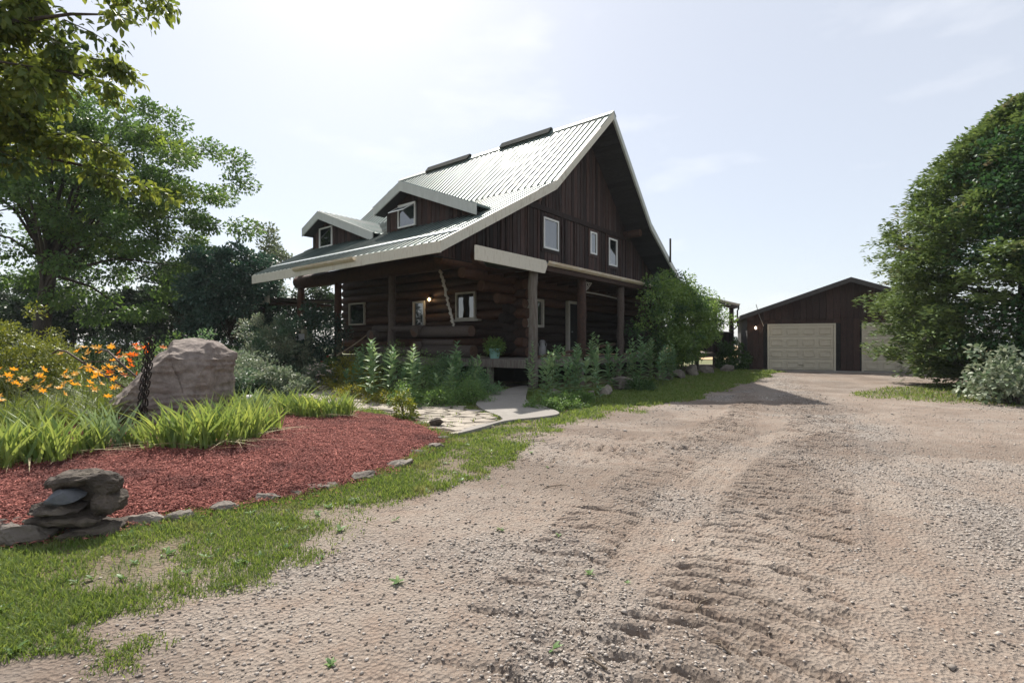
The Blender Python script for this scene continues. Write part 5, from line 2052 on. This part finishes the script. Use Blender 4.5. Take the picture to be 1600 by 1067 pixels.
b.tube([(.5, 0, .2), (.5, .1, .0), (.56, .1, -.05)], .016, 6)
b.build('tine_frame', M['iron'], t)
b = MB()
wr = .20
b.tube([(.78 + wr * math.cos(q_), 0, .18 + wr * math.sin(q_)) for q_ in np.linspace(0, 2 * math.pi, 21)], .014, 6, False)
for q_ in np.linspace(0, math.pi, 4)[:-1]:
    b.tube([(.78 + wr * math.cos(q_), 0, .18 + wr * math.sin(q_)), (.78 - wr * math.cos(q_), 0, .18 - wr * math.sin(q_))], .008, 5)
b.tube([(.5, 0, .2), (.78, .03, .18)], .014, 6)
b.build('wheel', M['iron'], t)


# ------------------------------------------------------------------ milkweeds and border plants along the porch
def milk_mesh(seed, h, nst):
    g_ = np.random.default_rng(seed)
    C, A, N, L = [], [], [], []
    b = MB()
    for s_ in range(nst):
        bx_, by_ = g_.normal() * .10 * (nst > 1), g_.normal() * .10 * (nst > 1)
        le = g_.normal(size=2) * .09
        hh = h * g_.uniform(.78, 1.05)
        b.tube([(bx_, by_, -.03), (bx_ + le[0] * .4, by_ + le[1] * .4, hh * .5), (bx_ + le[0], by_ + le[1], hh)], [.010, .008, .004], 5, False)
        z_ = .18
        k_ = 0
        a0 = g_.uniform(0, 3.14)
        while z_ < hh:
            f = z_ / hh
            for side_ in (0, math.pi):
                an_ = a0 + (k_ % 2) * math.pi / 2 + side_ + g_.normal() * .2
                el = .42 + .45 * f ** 2 + g_.normal() * .22
                C.append((bx_ + le[0] * f, by_ + le[1] * f, z_))
                A.append((math.cos(an_) * math.cos(el), math.sin(an_) * math.cos(el), math.sin(el)))
                N.append((-math.cos(an_) * math.sin(el), -math.sin(an_) * math.sin(el), math.cos(el)))
                L.append((.235 if f < .7 else .235 - .42 * (f - .7)) * g_.uniform(.85, 1.1))
            z_ += .105 - .045 * f
            k_ += 1
    L = np.array(L)
    V, F, k3 = leaves_np(np.array(C), np.array(A), np.array(N), L, L * .40, .22, True)
    return b.mesh('stem'), mesh_np('leaves', V, F, np.full(len(F), 3))


mk = []
for k_ in range(5):
    st, lv = milk_mesh(600 + k_, (1.28, 1.15, 1.4, 1.0, 1.2)[k_], (3, 2, 3, 2, 1)[k_])
    st.materials.append(M['stem'])
    lv2 = lv.copy()
    lv.materials.append(M['milk'])
    lv2.materials.append(M['milk_dark'])
    mk.append((st, lv, lv2))
mpos = []
# left of the concrete walk, between the path and the deck
for i, (x_, y_, s_) in enumerate([(588, 626, 1.10), (614, 628, 1.05), (650, 630, .95), (680, 632, .85), (696, 628, 1.05), (722, 628, .9), (745, 622, .85), (570, 615, .95), (632, 620, .95), (664, 616, 1.0), (706, 614, .85), (735, 612, .8), (605, 612, .9), (545, 612, .8)]):
    mpos.append((gp(x_, y_), s_, 'milkweed left of the concrete walk, %s from the %s' % (nth[i] if i < 7 else nth[i - 7], 'left of the front row' if i < 7 else 'left of the back row'), i < 4))
for i, (x_, y_, s_) in enumerate([(846, 630, .80), (864, 632, .85), (886, 628, .80), (905, 624, .95), (922, 618, 1.15), (938, 628, .62), (955, 612, 1.0), (985, 606, .80), (1000, 608, 1.10), (1022, 604, 1.05), (835, 620, .70), (870, 618, .95), (900, 612, 1.0), (928, 608, 1.15), (962, 604, 1.1), (990, 600, 1.1), (1012, 598, 1.1), (1035, 600, 1.0), (1050, 598, .9)]):
    mpos.append((gp(x_, y_), s_, 'milkweed right of the concrete walk, %s from the walk in the %s row' % (nth[i] if i < 10 else nth[i - 10], 'front' if i < 10 else 'back'), False))
for i, (p, s_, lb, sun_) in enumerate(mpos):
    t = empty('milkweed', (p[0], p[1], float(gz(*p)) - .01), random.uniform(0, 6.28))
    s_ *= 1.18 if 'left of the c' in lb else 1.22
    t.scale = (s_ * 1.12, s_ * 1.12, s_)
    tag(t, lb, 'milkweed', 'milkweeds along the porch')
    st, lv, lv2 = mk[i % 5]
    link('stem', st, None, t)
    link('leaves', lv if sun_ or i % 3 == 0 else lv2, None, t)  # sun_ plants always get the paler leaf, sunlight put into the colour
# single stalk growing before the corner post
p = hw_(12.75, 9.45)
t = empty('milkweed', (p.x, p.y, float(gz(p.x, p.y)) - .01))
t.scale = (.9, .9, 1.25)
tag(t, 'tall single milkweed stalk right in front of the corner post', 'milkweed', 'milkweeds along the porch')
link('stem', mk[4][0], None, t)
link('leaves', mk[4][1], None, t)

border = [(640, 634, .55, .42, 'fern', .05, 'fine green mound left in the border by the flagstones'), (672, 636, .55, .40, 'fern', .05, 'second fine green mound in the border by the flagstones'), (705, 634, .5, .42, 'fern', .05, 'third fine green mound in the border by the flagstones'),
          (735, 630, .5, .5, 'fern', .05, 'fine green mound left of the concrete walk'), (752, 620, .5, .6, 'milk_dark', .07, 'dark leafy mound against the deck post'), (600, 630, .5, .38, 'yellowish', .05, 'yellow green mound under the tall milkweeds'),
          (560, 622, .7, .40, 'yellowish', .05, 'yellow green ground cover right of the iris row'), (500, 612, .8, .35, 'yellowish', .05, 'yellow green ground cover behind the iris row'), (450, 608, .8, .30, 'fern', .05, 'low ground cover along the path behind the irises'),
          (540, 600, .75, 1.05, 'yellowish', .08, 'tall yellowing shrub before the house steps'), (568, 604, .7, .85, 'yellowish', .08, 'shorter yellowing shrub right of the tall yellowing one'), (660, 612, .7, .9, 'fern', .06, 'feathery green mound behind the milkweeds'),
          (620, 606, .8, 1.1, 'fern', .06, 'tall feathery mound before the log railing'), (580, 594, .8, 1.1, 'fern', .06, 'feathery mound below the stair rope'), (520, 592, .6, .9, 'lilac', .08, 'dark bush between the two stair posts'),
          (855, 640, .55, .32, 'fern', .05, 'low green mound right of the concrete walk'), (882, 636, .5, .30, 'fern', .05, 'second low green mound right of the concrete walk'), (910, 630, .45, .28, 'fern', .05, 'low green mound beside the squat boulder'), (1000, 612, .5, .45, 'darkbush', .06, 'small dark bush among the far milkweeds'),
          (466, 585, .55, .55, 'vine', .08, 'bright green bush at the foot of the number post'), (400, 590, .9, .9, 'greyshrub', .08, 'silvery clump left of the number post'), (365, 585, .9, .8, 'yellowish', .08, 'yellow green clump beside the white stone'), (720, 600, .7, .8, 'milk_dark', .08, 'leafy mass in front of the deck left of the pot'), (690, 605, .6, .8, 'milk_dark', .08, 'leafy mass under the log railing end')]
for i, (x_, y_, r_, h_, m_, lf, lb) in enumerate(border):
    if 570 < x_ < 760 and h_ > .38:
        h_, r_ = h_ * 1.35, r_ * 1.15
    bush('border_plant', lb, gp(x_, y_), r_, h_, 34, 70, lf, m_, 700 + i, 'plant', None, .5, .34)

# small bushes with their own character
bush('young_shrub', 'small bright upright shrub at the right end of the mulch bed', gp(632, 657), .22, .60, 26, 26, .075, 'boxw', 741, ratio=.45, clump=.32, six=True)


def flower_bush(lb, p, r_, h_, m_, fm, nfl, seed):
    t = bush('flowering_bush', lb, p, r_, h_, 34, 60, .07, m_, seed, 'plant', None, .55, .34)
    g_ = np.random.default_rng(seed + 5)
    me = flower_mesh('flower', fm, 3)
    for k_ in range(nfl):
        d = g_.normal(size=3)
        d /= np.linalg.norm(d)
        d[2] = abs(d[2])
        o = link('flower', me, None, t, (d[0] * r_ * .98, d[1] * r_ * .98, d[2] * h_ * .95 + .05))
        o.rotation_euler = (g_.uniform(-.8, .8), g_.uniform(-.8, .8), g_.uniform(0, 6))
        s_ = g_.uniform(.7, 1.1)
        o.scale = (s_, s_, s_)


flower_bush('bush with pale pink flowers before the number post', gp(498, 602), .65, .75, 'greyshrub', M['petal_p'], 46, 751)
flower_bush('small bush with red flowers beside the pale pink one', gp(515, 594), .5, .95, 'fern', M['petal_r'], 16, 752)

# flower pot on the deck
p = hw_(13.42, 11.62, 1.0)
t = empty('flower_pot', p)
tag(t, 'pale green flower pot with trailing plant on the deck corner', 'flower pot')
b = MB()
b.tube([(0, 0, 0), (0, 0, .02), (0, 0, .30), (0, 0, .31), (0, 0, .36), (0, 0, .36)], [.15, .16, .205, .225, .23, .19], 18)
b.build('pot', M['pot'], t, True)
b = MB()
b.tube([(0, 0, .335), (0, 0, .35)], [.19, .19], 16)
b.build('soil', M['soil'], t)
C, A, N, g2 = cloud([(math.cos(a_) * .18, math.sin(a_) * .18, .45 + .12 * math.sin(a_ * 3)) for a_ in np.arange(0, 6.2, .45)] + [(0, 0, .6), (.2, 0, .42), (-.2, .05, .42)], np.full(17, .21), 60, 790, (0, 0, .35), .3, 1)
L = .085 * g2.uniform(.7, 1.3, len(C))
leaf_obj('plant', C, A, N, L, L * .5, M['vine'], t, True)

# ------------------------------------------------------------------ lawn grass
g_ = np.random.default_rng(901)
n = 700000
gy = 1.9 * (17.0 / 1.9) ** (g_.random(n) ** .92)
gx = -5.6 + (8.5 + 5.6) * g_.random(n)
gx = np.where(g_.random(n) < .5, -gy * 1.06 + (gy * 1.06 + 1.0) * g_.random(n), gx)
ya = glook(yard, gx, gy)
ok = g_.random(n) < np.clip((ya - .15) * 1.3, 0, 1) ** 1.2
ok &= sdist(gx, gy, bed_poly) < .03
ok &= ~inside(gx, gy, walk)
ok &= ~(inside(gx, gy, path_poly) & (g_.random(n) < .94))
uu_, vv_ = gx * HU[0] + gy * HU[1], gx * HV[0] + gy * HV[1]
ok &= ~((uu_ > 12.9) & (vv_ > 9.6))
bare = fbm(gx * 1.7, gy * 1.7, 71, 3)
tuft = fbm(gx * 5.5, gy * 5.5, 75, 2)
ok &= g_.random(n) < np.clip((bare - .31) * 5, .08, 1) * np.clip((tuft - .42 + .35 * ya) * 6, .04, 1)
gx, gy = gx[ok], gy[ok]
ex = [np.stack([g_.uniform(9.8, 24, 30000), g_.uniform(11, 21, 30000)], 1)]
e_ = ex[0]
e_ = e_[(glook(yard, e_[:, 0], e_[:, 1]) > .5)]
su, sv = g_.uniform(11.5, 31, 60000), g_.uniform(5.0, 8.8, 60000)
e2 = np.stack([su * HU[0] + sv * HV[0], su * HU[1] + sv * HV[1]], 1)
e2 = e2[(glook(yard, e2[:, 0], e2[:, 1]) > g_.uniform(.3, 1.0, len(e2))) & (e2[:, 0] > 1.2)]
e_ = np.concatenate([e_, e2])
gx, gy = np.concatenate([gx, e_[:, 0]]), np.concatenate([gy, e_[:, 1]])
n = len(gx)
z_ = gz(gx, gy) - .004
d_ = fbm(gx * 2.6, gy * 2.6, 73, 3)
yl = glook(yard, gx, gy)
H_ = (.012 + .042 * g_.random(n) ** 1.8) * (.35 + 1.3 * d_) * (.55 + .6 * yl) * np.clip(.8 + gy * .05, 1, 1.6)
an = g_.uniform(0, 2 * math.pi, n)
le = g_.uniform(.2, 1.2, n) * H_
tw = an + g_.normal(size=n) * .7 + 1.57
wv_ = (.0022 + .0016 * g_.random(n)) * np.clip(gy / 3.5, 1, 4.5)
C = np.stack([gx, gy, z_], 1)
T = np.stack([np.cos(an) * le, np.sin(an) * le, H_], 1)
Sd = np.stack([np.cos(tw), np.sin(tw), np.zeros(n)], 1) * wv_[:, None]
Mi = C + T * np.array((.35, .35, .62))
V = np.stack([C - Sd, C + Sd, Mi + Sd * .8, Mi - Sd * .8, C + T], 1).reshape(-1, 3)
b_ = np.arange(n)[:, None] * 5
F = np.concatenate([b_, b_ + 1, b_ + 2, b_, b_ + 2, b_ + 3, b_ + 3, b_ + 2, b_ + 4], 1).reshape(-1, 3)
o = link('lawn_grass', mesh_np('lawn_grass', V, F, np.full(len(F), 3)), M['grass'])
o['kind'] = 'stuff'
o['label'] = 'patchy lawn grass between the mulch bed and the gravel drive'

# broad leaved weeds in the lawn and on the dirt
C, A, N, L = [], [], [], []
for k_ in range(420):
    y_ = 2.1 * (11 / 2.1) ** g_.random()
    x_ = g_.uniform(-1.05 * y_, .9)
    yv = float(glook(yard, np.array([x_]), np.array([y_]))[0])
    if float(sdist(np.array([x_]), np.array([y_]), bed_poly)[0]) > 0 or float(sdist(np.array([x_]), np.array([y_]), walk)[0]) > -.05 or g_.random() > yv * .8 + .06:
        continue
    s_ = g_.uniform(.025, .065)
    for q_ in range(g_.integers(5, 10)):
        an_ = g_.uniform(0, 6.28)
        C.append((x_, y_, float(gz(x_, y_)) + .004))
        A.append((math.cos(an_), math.sin(an_), g_.uniform(.2, .9)))
        N.append((0, 0, 1))
        L.append(s_ * g_.uniform(.7, 1.2))
L = np.array(L)
o = leaf_obj('weeds', np.array(C), np.array(A), np.array(N) + 1e-3, L, L * .42, M['fern'], None, True)
o['kind'] = 'stuff'
o['label'] = 'small broad leaved weeds in the lawn edge'

# ------------------------------------------------------------------ loose gravel
g_ = np.random.default_rng(951)
n = 230000
gy = 1.8 * (15.0 / 1.8) ** (g_.random(n) ** 1.05)
gx = g_.uniform(-.9, 1.12, n) * gy
ya, gr = glook(yard, gx, gy), glook(gravel, gx, gy)
tu = glook(turned, gx, gy)
ok = g_.random(n) < (.06 + .75 * gr) * np.clip(1 - ya * .8, 0, 1)
gx, gy, gr = gx[ok], gy[ok], gr[ok]
n = len(gx)
sz = (.0035 + .0105 * g_.random(n) ** 3.2) * np.clip(.8 + gy * .08, 1, 2.0)
big = g_.random(n) < .012
sz = np.where(big, sz * 1.9, sz)
C = np.stack([gx, gy, gz(gx, gy) + sz * .25], 1)
base = np.array([(1, 0, 0), (-.5, .85, 0), (-.6, -.8, .1), (.1, .1, .75), (0, 0, -.6), (.55, .7, .25), (.4, -.75, -.1)])
V = base[None] * (1 + g_.normal(size=(n, 7, 3)) * .22)
a_ = g_.uniform(0, 6.28, n)
ca, sa = np.cos(a_), np.sin(a_)
Vx = V[:, :, 0] * ca[:, None] - V[:, :, 1] * sa[:, None]
Vy = V[:, :, 0] * sa[:, None] + V[:, :, 1] * ca[:, None]
V = np.stack([Vx, Vy, V[:, :, 2] * .8], -1) * sz[:, None, None] + C[:, None]
tri = np.array([(0, 5, 3), (5, 1, 3), (1, 2, 3), (2, 6, 3), (6, 0, 3), (5, 0, 4), (1, 5, 4), (2, 1, 4), (6, 2, 4), (0, 6, 4)])
F = (tri[None] + (np.arange(n) * 7)[:, None, None]).reshape(-1, 3)
o = link('loose_gravel', mesh_np('loose_gravel', V.reshape(-1, 3), F, np.full(len(F), 3)), M['pebble'])
o['kind'] = 'stuff'
o['label'] = 'loose gravel stones scattered over the dirt drive'
# a few twigs
for i, (x_, y_, L_, an_, lb) in enumerate([(1100, 953, .16, .7, 'forked twig lying on the dirt in the foreground'), (870, 762, .28, .3, 'dry twig on the drive near the lawn edge'), (930, 1040, .14, 2.3, 'thin twig at the bottom of the drive'), (1130, 1020, .10, 1.9, 'short twig at the bottom right of the forked one')]):
    p = gp(x_, y_)
    b = MB()
    b.tube([(-L_ / 2, 0, 0), (-L_ * .1, .012, .012), (L_ * .25, -.006, .016), (L_ / 2, .014, .008)], [.006, .005, .004, .002], 6)
    b.tube([(L_ * .1, .0, .013), (L_ * .3, .05, .02)], [.004, .002], 5)
    o = b.build('twig', M['twig'])
    o.location = (p[0], p[1], float(gz(*p)) + .006)
    o.rotation_euler = (0, 0, an_)
    tag(o, lb, 'twig')

# ------------------------------------------------------------------ summer haze in the air
hm = bpy.data.materials.new('thin_summer_haze')
hm.use_nodes = True
hn, hl = hm.node_tree.nodes, hm.node_tree.links
hn.clear()
ho = hn.new('ShaderNodeOutputMaterial')
hv = hn.new('ShaderNodeVolumePrincipled')
hv.inputs['Color'].default_value = (.86, .91, .97, 1)
hv.inputs['Density'].default_value = .0004
hv.inputs['Anisotropy'].default_value = .0
hl.new(hv.outputs[0], ho.inputs['Volume'])
b = MB()
b.box(-3100, 3100, -3100, 3100, -1.2, 20)
o = b.build('haze', hm)
o['kind'] = 'stuff'
